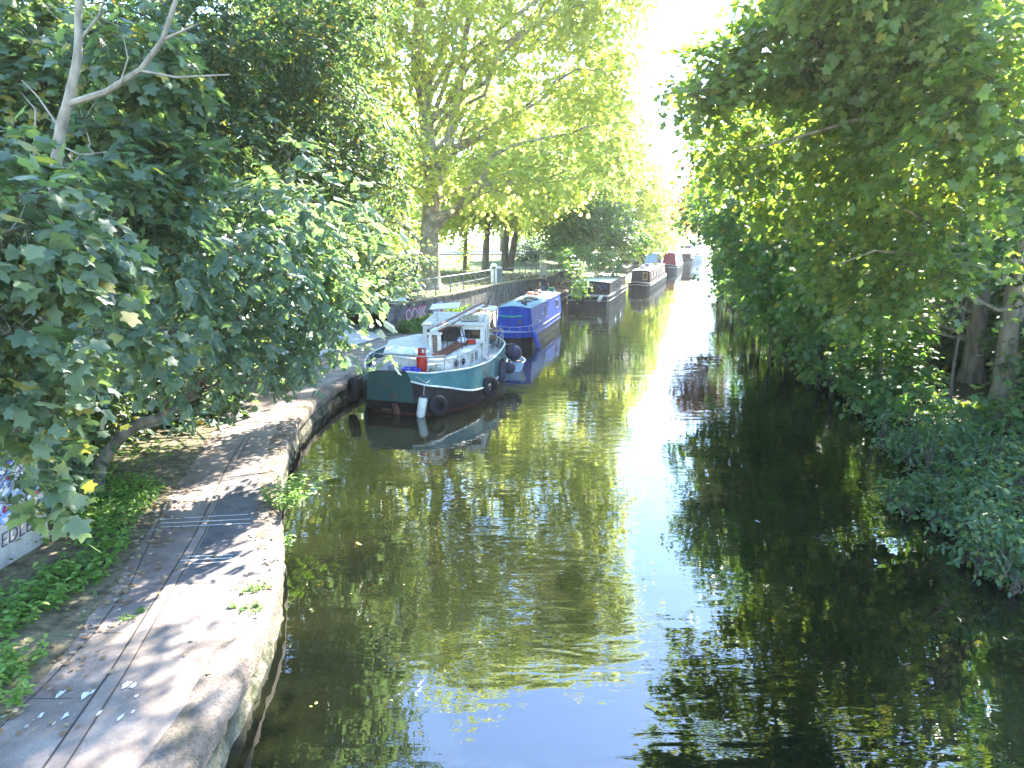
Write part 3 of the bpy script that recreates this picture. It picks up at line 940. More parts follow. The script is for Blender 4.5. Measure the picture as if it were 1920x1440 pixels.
# litter bins
GREYBIN = mat('grey_bin_metal', [(0.16, 0.18, 0.2), (0.24, 0.27, 0.29)], 3, 0.45)
WHITEBIN = mat('white_bin_plastic', [(0.7, 0.68, 0.64), (0.6, 0.58, 0.54)], 3, 0.5)
q = wall_pt(16.6)
lb = thing('litter_bin', 'tall white round topped bin at the end of the left railing', 'litter bin', (q[0] - .5, q[1] + .2, q[2] - .04))
mb = MB(); mb.lathe([(.2, 0), (.22, .02), (.22, 1.0), (.2, 1.03)], n=16); mb.build('body', WHITEBIN, lb, True)
mb = MB(); mb.lathe([(.25, 1.03), (.27, 1.07), (.27, 1.2), (.22, 1.36), (.1, 1.44), (.0, 1.45)], n=16); mb.build('hood', WHITEBIN, lb, True)
mb = MB(); mb.box((.0, -.262, 1.14), (.26, .03, .11)); mb.build('opening', DARKSTEEL, lb)
q = wall_pt(17.5)
lb = thing('litter_bin', 'wide grey ribbed litter bin with domed lid beside the white bin', 'litter bin', (q[0] - .45, q[1] + .25, q[2] - .04))
mb = MB()
ringz = [0, .02, 1.0]
mb.lathe([(.32, 0), (.34, .02), (.34, 1.0), (.3, 1.02)], n=20)
for i in range(20):
    t = 2 * math.pi * i / 20
    mb.box((.35 * math.cos(t), .35 * math.sin(t), .5), (.02, .04, .94), t)
mb.build('body', GREYBIN, lb, True)
mb = MB(); mb.lathe([(.36, 1.02), (.37, 1.06), (.3, 1.17), (.16, 1.23), (0, 1.25)], n=20); mb.build('lid', STEEL, lb, True)
# pale gatepost
q = wall_pt(33.2)
gp = thing('gate_post', 'pale stone gate post with a slim pole beside the person in the blue cap', 'gate post', (q[0] - .2, q[1], q[2] - .3))
mb = MB(); mb.box((0, 0, .75), (.5, .5, 1.5)); mb.build('pillar', mat('pale_stone', [(.5, .47, .42), (.6, .57, .52)], 4, .85, .01, 20), gp, bevel=.03)
mb = MB(); mb.box((0, 0, 1.555), (.6, .6, .1)); mb.build('cap', STEEL, gp, bevel=.02)
mb = MB(); mb.tube([(-.34, -.1, -.3), (-.34, -.1, 2.4)], .05, 8); mb.build('pole', WHITE, gp, True)
# rubbish on the wall end
rng = random.Random(4)
spots = [(-6.15, 35.0, 2.12), (-5.8, 35.2, 2.16), (-5.75, 35.9, 2.15), (-6.0, 35.5, 2.22), (-5.6, 36.3, 2.14)]
labs = ['brown board lying at the near end of the graffitied wall', 'white board on the pile of rubbish on the wall end', 'pale blue board on the rubbish pile on the wall', 'pinkish plank topmost on the rubbish pile on the wall', 'brown plank farthest along the wall on the rubbish pile']
mts = [WOOD_PALE, WHITE, SKYBLUE, TARP, WOOD]
for (x, y, z), lb_, mm in zip(spots, labs, mts):
    mb = MB(); mb.box((x, y, z + .03), (rng.uniform(.2, .4), rng.uniform(.8, 1.3), .05), rng.uniform(-1.6, 1.6), 0, rng.uniform(-.05, .05))
    o = mb.build('board', mm)
    tag(o, lb_, 'board', 'boards dumped on the wall')
for i, x in enumerate((0, .18, .3)):
    o = thing('stake', ['pale stake standing at the wall end, nearest the ramp', 'short pale stake between two others at the wall end', 'thin pale stake beside the dumped boards'][i], 'stake', (-6.35 + x, 34.8 + i * .3, 2.05), 0, 'stakes at the wall end')
    mb = MB(); mb.tube([(0, 0, 0), (.02, 0, .75 - .1 * i)], .03, 6); mb.lathe([(.036, .74 - .1 * i), (.03, .8 - .1 * i), (0, .82 - .1 * i)], (.02, 0, 0), 8)
    mb.build('shaft', TARP, o, True)
# ------------------------------------------------------------------ the teal boat
OB = (-2.7, 24.5, 0)
tb = thing('cabin_boat', 'teal and black cabin boat with white wheelhouse and a cluttered deck', 'boat', OB)
RAILPX = [(693, 697), (762, 701), (800, 702), (835, 697), (880, 690), (911, 680), (925, 672), (935, 664), (943, 655), (946, 647)]
ZR = 1.23
rail = [at(x, y, ZR)[:2] for x, y in RAILPX]
rail = rail + [(-.75, 28.5), (-1.5, 29.3), (-2.5, 29.5), (-3.5, 28.9), (-4.3, 27.6), (-4.85, 26.0), (-5.1, 24.4), (-5.0, 22.9)]
nR = len(rail)
zr = [1.27, 1.29, 1.26, 1.23, 1.22, 1.22, 1.23, 1.26, 1.3, 1.34] + [1.36] * 4 + [1.3] * 4
zb = [1.0, 1.03, .94, .78, .55, .47, .48, .52, .58, .62] + [.65] * 4 + [.6] * 4
fwd = [.42, .62, .6, .5, .38, .2, .1, .04, 0, 0] + [0] * 8
midx = sum(p[0] for p in rail) / nR
midy = sum(p[1] for p in rail) / nR


def plan(i, t, z):
    x, y = rail[i]
    k = 1 + .03 * math.sin(t * math.pi) - .1 * max(0, t - .85) * 4
    out = .2 if 1 <= i <= 4 else 0
    return (midx + (x - midx) * k + out * t * .6, midy + (y - midy) * k - fwd[i] * min(t, .85), z)


ringR = [plan(i, 0, zr[i]) for i in range(nR)]
ringB = [plan(i, (zr[i] - zb[i]) / 1.25, zb[i]) for i in range(nR)]
ringM = [plan(i, .72, .42 if zb[i] > .6 else .33) for i in range(nR)]
ringW = [plan(i, .94, .05) for i in range(nR)]
ringK = [plan(i, 1.1, -.35) for i in range(nR)]
# transom bottom corner is wider than its top
for rg, dx in ((ringB, .18), (ringM, .22), (ringW, .1)):
    rg[1] = (rg[1][0] + dx, rg[1][1], rg[1][2])
mb = MB()
rings = [ringK, ringW, ringM, ringB, ringR]
SUBD = 4


def fine(rg):
    out = []
    for i in range(nR):
        p0, p1, p2, p3 = (Vector(rg[(i + k) % nR]) for k in (-1, 0, 1, 2))
        if i == 0: p0 = p1 - (p2 - p1); p3 = p2 + (p2 - p1)
        if i == 1: p0 = p1 - (p2 - p1) * .3
        for j in range(SUBD):
            t = j / SUBD
            out.append(.5 * ((2 * p1) + (-p0 + p2) * t + (2 * p0 - 5 * p1 + 4 * p2 - p3) * t * t + (-p0 + 3 * p1 - 3 * p2 + p3) * t ** 3))
    return out


for k in range(4):
    mb.v += [tuple(v) for v in fine(rings[k])] if k == 0 else []
for rg in rings[1:]: mb.v += [tuple(v) for v in fine(rg)]
NF = nR * SUBD
for k in range(4):
    for i in range(NF):
        j = (i + 1) % NF
        mi = {0: 3, 1: 2, 2: 2, 3: 0}[k]
        if i < SUBD and k >= 2: mi = 1
        mb.f.append([k * NF + i, k * NF + j, (k + 1) * NF + j, (k + 1) * NF + i]); mb.m.append(mi)
mb.build('hull', [TEAL, TEAL_SHADE, BLACK, BOOT], tb, True, True)
mb = MB(); mb.tube([(x * 1.0 + .02 * (1 if x > midx else -1), y - .015, z) for x, y, z in fine(ringB)[SUBD:13 * SUBD]], .03, 6)
mb.build('rubbing_band', WHITE, tb, True, True)
mb = MB(); mb.tube([(x, y, z + .012) for x, y, z in fine(ringR)[SUBD:]] , .028, 6); mb.build('gunwale', WHITE, tb, True, True)
mb = MB(); mb.tube([ringR[-1], ringR[0], ringR[1]], .026, 6); mb.build('transom_cap', DARKSTEEL, tb, True, True)
mb = MB()
deck = [(midx + (x - midx) * .965, midy + (y - midy) * .97, 1.0) for x, y in rail]
mb.add(deck, [tuple(range(nR))])
mb.build('deck', mat('grey_deck', [(.3, .3, .28), (.4, .39, .36)], 3, .7), tb, False, True)
mb = MB()      # rusty gear on the transom
mb.tube([(-3.7, 21.02, .75), (-3.66, 20.9, .5), (-3.62, 20.82, .2), (-3.6, 20.8, -.3)], [.13, .2, .15, .1], 8)
mb.box((-3.6, 20.86, .12), (1.0, .05, .05), .05)
mb.box((-3.72, 20.98, .72), (.5, .14, .34), -.2)
mb.build('rudder_gear', RUST, tb, True, True)

# trunk cabin
CF = [(-4.35, 22.95), (-3.7, 22.55), (-2.9, 22.1), (-2.3, 22.1), (-1.9, 22.45), (-1.45, 23.2), (-1.12, 24.4), (-1.0, 25.6), (-3.6, 26.2), (-4.5, 25.0)]
cz = [1.5, 1.46, 1.44, 1.45, 1.48, 1.56, 1.68, 1.72, 1.72, 1.66]
bot = [(x + (.05 if x > -2.8 else -.05), y - .07, .98) for x, y in CF]
top = [(x, y, z) for (x, y), z in zip(CF, cz)]
mb = MB(); mb.loft([bot, top], 0, caps=False)
mb.build('cabin', WHITE, tb, False, True)
mb = MB()
lip = [(x + (.05 if x > -2.8 else -.05), y - .05 * (y < 23), z + .004) for x, y, z in top]
cr = [(-2.75 + (x + 2.75) * .8, 24.2 + (y - 24.2) * .82, z + .045) for x, y, z in top]
mb.loft([lip, [(x, y, z + .03) for x, y, z in lip], cr], 0)
mb.build('cabin_roof', mat('white_cabin_roof', [(.55, .55, .51), (.42, .42, .38), (.6, .6, .58)], 3, .6), tb, False, True)


def side_pt(t):
    """position and outward normal along the right cabin side, t from 0 (front corner) to 3"""
    i = 3 + int(min(t, 2.999)); f = t - int(min(t, 2.999))
    a, b_ = Vector((*bot[i][:2], 0)).lerp(Vector((*CF[i], 0)), .5), Vector((*bot[i + 1][:2], 0)).lerp(Vector((*CF[i + 1], 0)), .5)
    d = (b_ - a).normalized()
    return a.lerp(b_, f), Vector((d.y, -d.x, 0)), d


def porthole(p, nrm, z, r=.13):
    mb = MB(); mb.torus((p.x + nrm.x * .02, p.y + nrm.y * .02, z), r, .025, (nrm.x, nrm.y, .05), 16, 6)
    f = mb.build('porthole', STEEL, tb, True, True)
    q = nrm.to_track_quat('Z', 'Y')
    mb = MB(); mb.add([Vector((p.x, p.y, z)) + nrm * .026 + q @ Vector((r * math.cos(a), r * math.sin(a), 0)) for a in [i * math.pi / 8 for i in range(16)]], [tuple(range(16))])
    o = mb.build('pane', GLASS, None); o.parent = f; o.matrix_parent_inverse = Matrix.Translation(tb.location).inverted()


for t in (1.0, 1.45):
    p_, n_, d_ = side_pt(t)
    porthole(p_, n_, 1.3)
porthole(Vector((-3.0, 22.1, 0)), Vector((-.3, -.95, 0)).normalized(), 1.28, .13)


def window(parent, p, d, nrm, z0, z1, w, mull=0, frame_m=None, glass_m=None, th=.03, lean=0.0):
    """framed window centred at p along direction d on a face with outward normal nrm"""
    rz = math.atan2(d.y, d.x)
    zc, h = (z0 + z1) / 2, z1 - z0
    mb = MB()
    c = p + nrm * (th * .3)
    for s in (-1, 1):
        q = c + d * (s * (w / 2 + .02)); mb.box((q.x, q.y, zc), (.045, th, h + .09), rz)
    for zz_ in (z0 - .022, z1 + .022): mb.box((c.x, c.y, zz_), (w, th, .045), rz)
    for k in range(mull):
        q = c + d * (w * ((k + 1) / (mull + 1) - .5)); mb.box((q.x, q.y, zc), (.025, th * .9, h), rz)
    f = mb.build('window', frame_m or WHITE, parent, False, True)
    mb = MB(); q = p + nrm * .005; mb.box((q.x, q.y, zc), (w, .012, h), rz)
    o = mb.build('pane', glass_m or GLASS, parent, False, True)
    o.parent = f
    return f


for t, w in ((2.05, .34), (2.42, .34)):
    p_, n_, d_ = side_pt(t)
    window(tb, p_ + n_ * .01, d_, n_, 1.16, 1.5, w, 1, WHITE, GLASS_PALE)

# wheelhouse
W0, W1, W2, W3 = Vector((-3.2, 24.55, 0)), Vector((-1.04, 24.4, 0)), Vector((-.93, 27.0, 0)), Vector((-3.0, 27.25, 0))
WZ0, WZ1 = 1.7, 2.28


def wall_panel(mb, a, b_, z0, z1, th=.05, mi=0):
    d = (b_ - a); L = d.length; c = (a + b_) / 2
    mb.box((c.x, c.y, (z0 + z1) / 2), (L, th, z1 - z0), math.atan2(d.y, d.x), mi)


mb = MB()
fd = (W1 - W0).normalized()
for s0, s1 in ((0, .1), (.52, .62), (1.36, 1.46), (2.1, 2.2)):
    wall_panel(mb, W0 + fd * s0, W0 + fd * s1, WZ0, WZ1, .06)
wall_panel(mb, W0, W0 + fd * .6, WZ0 - .1, 1.8, .058)
wall_panel(mb, W0 + fd * 1.4, W1, WZ0 - .02, 1.79, .058)
wall_panel(mb, W0, W1, 2.2, WZ1 + .02, .062)
wall_panel(mb, W1, W2, .98, WZ1 + .01, .06)
wall_panel(mb, W2, W3, .98, WZ1 + .01, .06)
wall_panel(mb, W3, W0, .98, WZ1 + .01, .06)
mb.build('wheelhouse', WHITE, tb, False, True)
fn = Vector((fd.y, -fd.x, 0))
window(tb, W0 + fd * 1.78 + fn * .01, fd, fn, 1.83, 2.17, .58, 0, WHITE, GLASS)
window(tb, W0 + fd * .31 + fn * .01, fd, fn, 1.86, 2.17, .36, 0, WHITE, GLASS)
sd_ = (W2 - W1).normalized(); sn = Vector((sd_.y, -sd_.x, 0))
window(tb, W1 + sd_ * .4 + sn * .035, sd_, sn, 1.62, 2.16, .5, 0, WHITE, GLASS_PALE)
window(tb, W1 + sd_ * 1.5 + sn * .035, sd_, sn, 1.62, 2.16, .5, 0, WHITE, GLASS_PALE)
mb = MB()
oc = (W0 + W1 + W2 + W3) / 4
q0 = [oc + (w - oc) * 1.07 for w in (W0, W1, W2, W3)]
rz_ = lambda v: (v.y - 24.4) * .045
pl0 = [(v.x, v.y, 2.3 + rz_(v)) for v in q0]
pl1 = [(v.x, v.y, 2.345 + rz_(v)) for v in q0]
pl2 = [(oc.x + (v.x - oc.x) * .8, oc.y + (v.y - oc.y) * .8, 2.39 + rz_(v)) for v in q0]
mb.loft([pl0, pl1, pl2])
mb.build('wheelhouse_roof', CREAM, tb, False, True)
mb = MB(); mb.box((-1.55, 25.3, 2.475), (.66, 1.0, .03), .06, 0, 0, .045); sp = mb.build('solar_panel', STEEL, tb, False, True)
mb = MB()
for k in range(4): mb.box((-1.55 - .225 + .15 * k, 25.3 + .01 * k, 2.495), (.128, .88, .012), .06, 0, 0, .045)
o = mb.build('cells', SOLAR, tb, False, True); o.parent = sp
mb = MB(); mb.tube([(-2.95, 26.8, 2.53), (-2.7, 24.75, 2.45)], .018, 5); mb.build('roof_handrail', STEEL, tb, True, True)
mb = MB(); mb.tube([(-1.1, 24.6, 2.42), (-1.0, 26.8, 2.53)], .018, 5)
for y in (24.9, 26.4): mb.tube([(-1.04, y, 2.3), (-1.04, y, 2.45 + .03 * (y - 24.9))], .014, 5)
mb.build('roof_handrail', STEEL, tb, True, True)
mb = MB()
wall_panel(mb, W0 + fd * .66 + fn * -.3, W0 + fd * 1.34 + fn * -.3, 1.0, 2.2, .04)
mb.build('doorway', DARKSTEEL, tb, False, True)
# mast and spars lying fore and aft over the roof
A0, A1 = Vector((-2.72, 22.9, 2.28)), Vector((-1.25, 28.6, 2.62))
mb = MB(); mb.beam(A0, A1, .13, .13); mb.build('mast', WHITE, tb, False, True, .01)
mb = MB(); mb.tube([A0 + Vector((.24, .35, -.02)), A1 + Vector((.22, -.2, .0))], .055, 8); mb.build('spar', WOOD, tb, True, True)
mb = MB(); mb.tube([A0 + Vector((.12, .6, .11)), A1 + Vector((.08, .2, .1))], .04, 8); mb.build('spar', WOOD, tb, True, True)
mb = MB(); mb.tube([A0 + Vector((-.14, .5, .05)), A1 + Vector((-.12, .3, .06))], .03, 8); mb.build('spar', STEEL, tb, True, True)
mb = MB()
mb.box((-2.78, 23.0, 1.89), (.1, .1, .72)); mb.box((-2.48, 23.05, 1.88), (.12, .12, .72)); mb.box((-2.63, 23.03, 2.21), (.5, .07, .08))
mb.build('mast_crutch', WHITE, tb, False, True, .01)
mb = MB(); mb.box((-2.63, 23.08, 1.84), (.16, .05, .6)); mb.build('crutch_board', WOOD_PALE, tb, False, True)
# aft canopy
for x, y in ((-3.2, 27.6), (-3.0, 28.7), (-.8, 27.5), (-1.1, 28.6)):
    mb = MB(); mb.tube([(x, y, 1.0), (x, y, 2.55)], .025, 6); mb.build('canopy_post', STEEL, tb, True, True)
mb = MB()
mb.tube([(-.62, 27.2, 1.2), (-.62, 27.2, 2.62)], .028, 6)
mb.build('flag_pole', STEEL, tb, True, True)
mb = MB(); mb.box((-2.75, 28.3, 2.62), (1.2, 1.9, .04), .05, 0, -.06); mb.build('canopy', TARP, tb, False, True)
mb = MB(); mb.box((-1.1, 28.2, 2.56), (.95, 1.5, .05), .05, 0, .08); mb.build('canopy', TARP, tb, False, True)
mb = MB(); mb.torus((-.8, 26.7, 2.12), .2, .02, (1, -.3, .1), 18, 5); mb.torus((-.78, 26.72, 2.1), .17, .02, (1, -.2, 0), 18, 5)
mb.build('hose_coil', DARKSTEEL, tb, True, True)
mb = MB(); mb.beam((-.75, 26.6, 1.78), (-.4, 28.0, 1.7), .06, .06); mb.box((-.9, 27.6, 1.42), (.5, .9, .06)); mb.build('aft_bench', WOOD, tb, False, True)
# railings
def rp(f):
    i = int(f); t = f - i
    a, b_ = Vector(ringR[i % nR]), Vector(ringR[(i + 1) % nR])
    v = a.lerp(b_, t); return Vector((midx + (v.x - midx) * .975, midy + (v.y - midy) * .975, v.z))


mb = MB()
st = [1.1, 2.0, 2.95, 3.5, 4.1, 4.8, 5.5, 6.5, 7.6, 8.8, 10, 11]
for f in st:
    v = rp(f); mb.tube([v, v + Vector((0.02, .02, .5))], .014, 5)
mb.tube([rp(f) + Vector((.02, .02, .5)) for f in st[2:]], .008, 4)
mb.tube([rp(f) + Vector((.02, .02, .26)) for f in st[2:]], .007, 4)
v0, v1 = rp(17.3), rp(2.95)
mb.tube([rp(16.6) + Vector((0, 0, .5)), rp(0.05) + Vector((0, .25, .5)), rp(1.1) + Vector((.02, .02, .5)), rp(2.0) + Vector((.02, .02, .5)), rp(2.95) + Vector((.02, .02, .5))], .022, 6)
mb.tube([rp(2.0) + Vector((.02, .02, .25)), rp(2.95) + Vector((.02, .02, .25))], .02, 6)
for f in (0.05, 17.3): v = rp(f); mb.tube([v, v + Vector((0, .1, .5))], .016, 5)
mb.tube([rp(2.9) + Vector((0, 0, .5)), rp(3.4) + Vector((0, .1, .02))], .01, 4)
mb.build('guard_rail', STEEL, tb, True, True)
mb = MB(); mb.tube([Vector(ringB[1]).lerp(Vector(ringR[1]), .5) + Vector((.22, -.06, .02)), Vector(ringB[2]).lerp(Vector(ringR[2]), .35) + Vector((.0, -.1, -.05)), Vector(ringR[3]) + Vector((-.2, -.1, -.02))], .014, 5)
mb.build('mooring_rope', ROPE, tb, True, True)
mb = MB(); mb.lathe([(.04, 0), (.04, .06), (.07, .07), (.07, .1), (0, .1)], (rp(5.2).x - .05, rp(5.2).y, 1.26), 8); mb.build('cleat', STEEL, tb, True, True)

# things lying on the boat ---------------------------------------------------------
gb = thing('gas_bottle', 'red gas bottle standing on the fore deck of the teal boat', 'gas bottle', (-2.95, 21.95, 1.0))
gb.scale = (1.2, 1.2, 1.18)
mb = MB(); mb.lathe([(.12, 0), (.14, .03), (.145, .08), (.145, .48), (.13, .56), (.08, .61), (.05, .63), (0, .63)], n=18); mb.build('cylinder', GASRED, gb, True)
mb = MB(); mb.torus((0, 0, .74), .1, .014, (0, 0, 1), 16, 6)
for k in range(3): a = k * 2.1; mb.box((.1 * math.cos(a), .1 * math.sin(a), .665), (.03, .07, .16), a)
mb.build('collar', GASRED, gb, True)
mb = MB(); mb.lathe([(.03, .62), (.03, .7), (0, .7)], n=8); mb.build('valve', STEEL, gb, True)
cr_ = thing('crate', 'blue plastic crate on the fore deck beside the red gas bottle', 'crate', (-3.25, 21.72, 1.0))
mb = MB()
for x, y, sx, sy in ((0, -.17, .56, .02), (0, .17, .56, .02), (-.27, 0, .02, .32), (.27, 0, .02, .32)):
    for z in (.05, .13, .21, .27): mb.box((x, y, z), (sx, sy, .045))
    mb.box((x, y, .15), (sx * .25, sy * 1.2, .28))
mb.box((0, 0, .015), (.54, .34, .02))
mb.build('shell', CRATE, cr_, False, False)
kb = thing('kit_bag', 'small grey green bag slumped beside the gas bottle', 'bag', (-2.5, 21.9, 1.0))
mb = MB(); mb.lathe([(.02, 0), (.2, .01), (.24, .1), (.2, .2), (.1, .28), (.04, .31), (0, .31)], n=12); mb.build('sack', mat('olive_canvas', [(.16, .18, .14), (.24, .26, .2)], 5, .9, .02, 8), kb, True)
mb = MB(); mb.torus((0.02, 0, .3), .09, .012, (1, .3, 0), 12, 5); mb.build('strap', DARKSTEEL, kb, True)
roofz = lambda y: 1.49 + (y - 22.1) / 2.3 * .215
for k, (x, y, L, lab) in enumerate([(-2.0, 23.35, 1.9, 'brown plank lying along the cabin roof, nearer the canal'), (-2.24, 23.3, 1.9, 'brown plank lying along the cabin roof, nearer the gas bottle')]):
    mb = MB(); mb.box((x, y, roofz(y) + .05 + .01 * k), (.21, L, .04), -.36, 0, 0, .092)
    tag(mb.build('plank', WOOD, bevel=.004), lab, 'plank', 'planks on the cabin roof')
ft = thing('folding_table', 'folding table with slatted brown top and black legs on the cabin roof', 'table', (-2.0, 23.5, roofz(23.5) + .03), -.2)
for k in range(3):
    mb = MB(); mb.box((-.22 + .22 * k, 0, .78), (.19, .36, .03), 0, 0, .14); mb.build('slat', WOOD_PALE, ft)
for sx in (-1, 1):
    for sy in (-1, 1):
        mb = MB(); mb.tube([(.22 * sx, .1 * sy, .77), (.36 * sx, .26 * sy, 0)], .019, 6); mb.build('leg', DARKSTEEL, ft, True)
mb = MB(); mb.tube([(-.3, -.2, .36), (.3, -.2, .36)], .014, 5); mb.tube([(-.3, .2, .36), (.3, .2, .36)], .014, 5); mb.build('brace', DARKSTEEL, ft, True)
mb = MB(); mb.box((-.05, 0, .62), (.5, .26, .2)); mb.build('under_tray', BLACK, ft, bevel=.02)
rb = thing('toolbox', 'red toolbox on the cabin roof below the wheelhouse window', 'toolbox', (-1.45, 24.02, 1.715), .3)
mb = MB(); mb.box((0, 0, .07), (.3, .18, .14)); mb.build('box', GASRED, rb, bevel=.01)
mb = MB(); mb.tube([(-.09, 0, .14), (-.09, 0, .2), (.09, 0, .2), (.09, 0, .14)], .012, 5); mb.build('handle', DARKSTEEL, rb)
pb = thing('plastic_bag', 'pale blue plastic bag in front of the wheelhouse window', 'bag', (-1.78, 24.15, 1.725))
mb = MB(); mb.lathe([(.03, 0), (.16, .02), (.19, .1), (.12, .2), (.05, .25), (.08, .31), (0, .3)], n=11); mb.build('sack', mat('pale_blue_film', [(.45, .55, .72), (.6, .66, .76)], 7, .4, .03, 12), pb, True)
mb = MB(); mb.tube([(.02, 0, .27), (.08, .02, .36), (.1, .0, .28)], .01, 5); mb.build('handle', SKYBLUE, pb, True)
# rumpled tarpaulin on the near left of the cabin roof
rng = np.random.default_rng(3)
vs, fs = [], []
NX, NY = 14, 12
for i in range(NX):
    for j in range(NY):
        u, v = i / (NX - 1), j / (NY - 1)
        e = min(u, 1 - u, v, 1 - v)
        vs.append((-4.25 + 1.25 * u, 22.85 + 1.1 * v - .35 * u, 1.56 + .17 * min(1, e * 5) * (.6 + .4 * math.sin(u * 9 + v * 4) * math.sin(v * 8)) + .02 * rng.random()))
fs = [(i * NY + j, (i + 1) * NY + j, (i + 1) * NY + j + 1, i * NY + j + 1) for i in range(NX - 1) for j in range(NY - 1)]
mb = MB(); mb.add(vs, fs)
o = mb.build('tarpaulin', TARP, None, True); so = o.modifiers.new('thick', 'SOLIDIFY'); so.thickness = .02
tag(o, 'rumpled white tarpaulin over the left front of the cabin roof', 'tarpaulin')
# tyres, fenders and buoys hanging on the hull


def tyre(label, c, nrm, R_=.26, r=.1, rope_to=None, group='tyre fenders on the teal boat'):
    t = thing('tyre_fender', label, 'tyre', c, 0, group)
    q = Vector(nrm).to_track_quat('Z', 'Y')
    M = q.to_matrix()
    prof = [(R_ - .1, -r * .8), (R_ - .02, -r), (R_ + .06, -r * .8), (R_ + .09, -r * .45), (R_ + .095, r * .45), (R_ + .06, r * .8), (R_ - .02, r), (R_ - .1, r * .8), (R_ - .04, r * .6), (R_ + .03, 0), (R_ - .04, -r * .6)]
    mb = MB()
    n = 28
    rings = [[M @ Vector((math.cos(2 * math.pi * i / n) * a, math.sin(2 * math.pi * i / n) * a, z)) for a, z in prof] for i in range(n)]
    mb.loft(rings, 0, caps=False, ring_closed=True)
    mb.build('casing', RUBBER, t, True)
    if rope_to is not None:
        up = Vector((0, 0, 1)); up = (up - Vector(nrm).normalized() * up.dot(Vector(nrm).normalized())).normalized()
        mb = MB(); mb.tube([Vector(rope_to) - Vector(c), up * (R_ + .02)], .012, 5); mb.build('rope', DARKSTEEL, t)
    return t


def hullpt(f, t):
    i = int(f); u = f - i
    a = Vector(plan(i, t, zr[i] - 1.25 * t)).lerp(Vector(plan(i + 1, t, zr[i + 1] - 1.25 * t)), u)
    b0, b1 = Vector(plan(i, t, 0)), Vector(plan(i + 1, t, 0))
    d = (b1 - b0).normalized()
    return a, Vector((d.y, -d.x, 0))


p_, n_ = hullpt(2.4, .74)
tyre('black tyre hanging low on the near corner of the teal boat beside the white fender', p_ + n_ * .13, n_ + Vector((0, 0, .25)), .24, .1, rp(2.4))
p_, n_ = hullpt(4.95, .62)
tyre('black tyre hanging at the middle of the teal boat side, end on to the canal', p_ + n_ * .13, n_ + Vector((-.1, -.35, .15)), .27, .11, rp(4.6))
tyre('large black tyre wedged between the teal boat and the towpath edge', (-5.15, 21.55, .62), (-.9, -.5, .1), .3, .12, ringR[0])


def fender(name, label, c, L, r, mt, capm, tilt=(0, 0, 1), rope_to=None, group='fenders'):
    t = thing(name, label, 'fender', c, 0, group)
    M = Vector(tilt).to_track_quat('Z', 'Y').to_matrix()
    mb = MB(); mb.lathe([(r * .8, -L / 2 + .05), (r, -L / 2 + .12), (r, L / 2 - .12), (r * .8, L / 2 - .05)], n=16, M=M); mb.build('tube', mt, t, True)
    mb = MB()
    mb.lathe([(.03, L / 2 + .06), (.07, L / 2 + .02), (r * .8, L / 2 - .052), (r * .5, L / 2 - .06)], n=16, M=M)
    mb.build('end_cap', capm, t, True)
    mb = MB()
    mb.lathe([(.0, -L / 2 - .03), (.07, -L / 2), (r * .8, -L / 2 + .052), (r * .5, -L / 2 + .06)], n=16, M=M)
    mb.build('end_cap', capm, t, True)
    if rope_to is not None:
        mb = MB(); mb.tube([Vector(rope_to) - Vector(c), M @ Vector((0, 0, L / 2 + .05))], .01, 5); mb.build('rope', ROPE, t)
    return t


fender('fender', 'white cylindrical fender with navy ends hanging at the waterline of the teal boat', (-2.78, 20.42, .3), .72, .14, FENDER_W, BUOY_NAVY, (.16, .05, 1), rp(1.9))
p_, n_ = hullpt(6.6, .45)
fender('fender', 'long dark fender hanging upright on the teal boat near its stern', p_ + n_ * .14, .8, .13, BUOY_NAVY, RUBBER, (.05, .2, 1), rp(6.4))
for k, (f, t_, r, lab) in enumerate([(7.5, .52, .24, 'smaller round navy buoy on the teal boat side, nearer the waterline'), (8.6, .28, .32, 'larger round navy buoy on the teal boat side, next to the pale dinghy')]):
    p_, n_ = hullpt(f, t_)
    b_ = thing('buoy', lab, 'buoy', p_ + n_ * (r + .02), 0, 'round buoys on the teal boat')
    mb = MB(); mb.lathe([(0, -r)] + [(r * math.sin(a), -r * math.cos(a)) for a in [i * math.pi / 10 for i in range(1, 10)]] + [(.06, r), (.05, r + .07), (0, r + .07)], n=18); mb.build('ball', BUOY_NAVY, b_, True)
    mb = MB(); mb.tube([(0, 0, r + .05), rp(f) - b_.location], .01, 5); mb.build('rope', ROPE, b_)
# pale dinghy alongside
dg_ = thing('dinghy', 'small pale blue dinghy alongside the stern of the teal boat', 'dinghy', (.05, 28.6, 0), 0)
mb = MB()
def dr(z, s, ins):
    return [((.5 * s - ins) * math.sin(math.pi * min(1, .18 + .82 * t) ** .8) * (1 if True else 0), -1.1 + 2.2 * t, z) for t in [i / 8 for i in range(9)]] + [(-(.5 * s - ins) * math.sin(math.pi * min(1, .18 + .82 * t) ** .8), -1.1 + 2.2 * t, z) for t in [i / 8 for i in range(8, -1, -1)]]
mb.loft([dr(-.1, .6, 0), dr(.05, .8, 0), dr(.36, 1, 0)], caps=True)
mb.f = [f for f in mb.f if len(f) < 10 or f[0] < 18]; mb.m = [0] * len(mb.f)
mb.build('hull', SKYBLUE, dg_, True)
mb = MB(); mb.tube(dr(.37, 1, 0), .035, 6); mb.build('gunwale', WHITE, dg_, True)
mb = MB(); mb.box((0, .0, .25), (.85, .22, .03)); mb.build('thwart', WOOD_PALE, dg_)

# ------------------------------------------------------------------ narrowboats


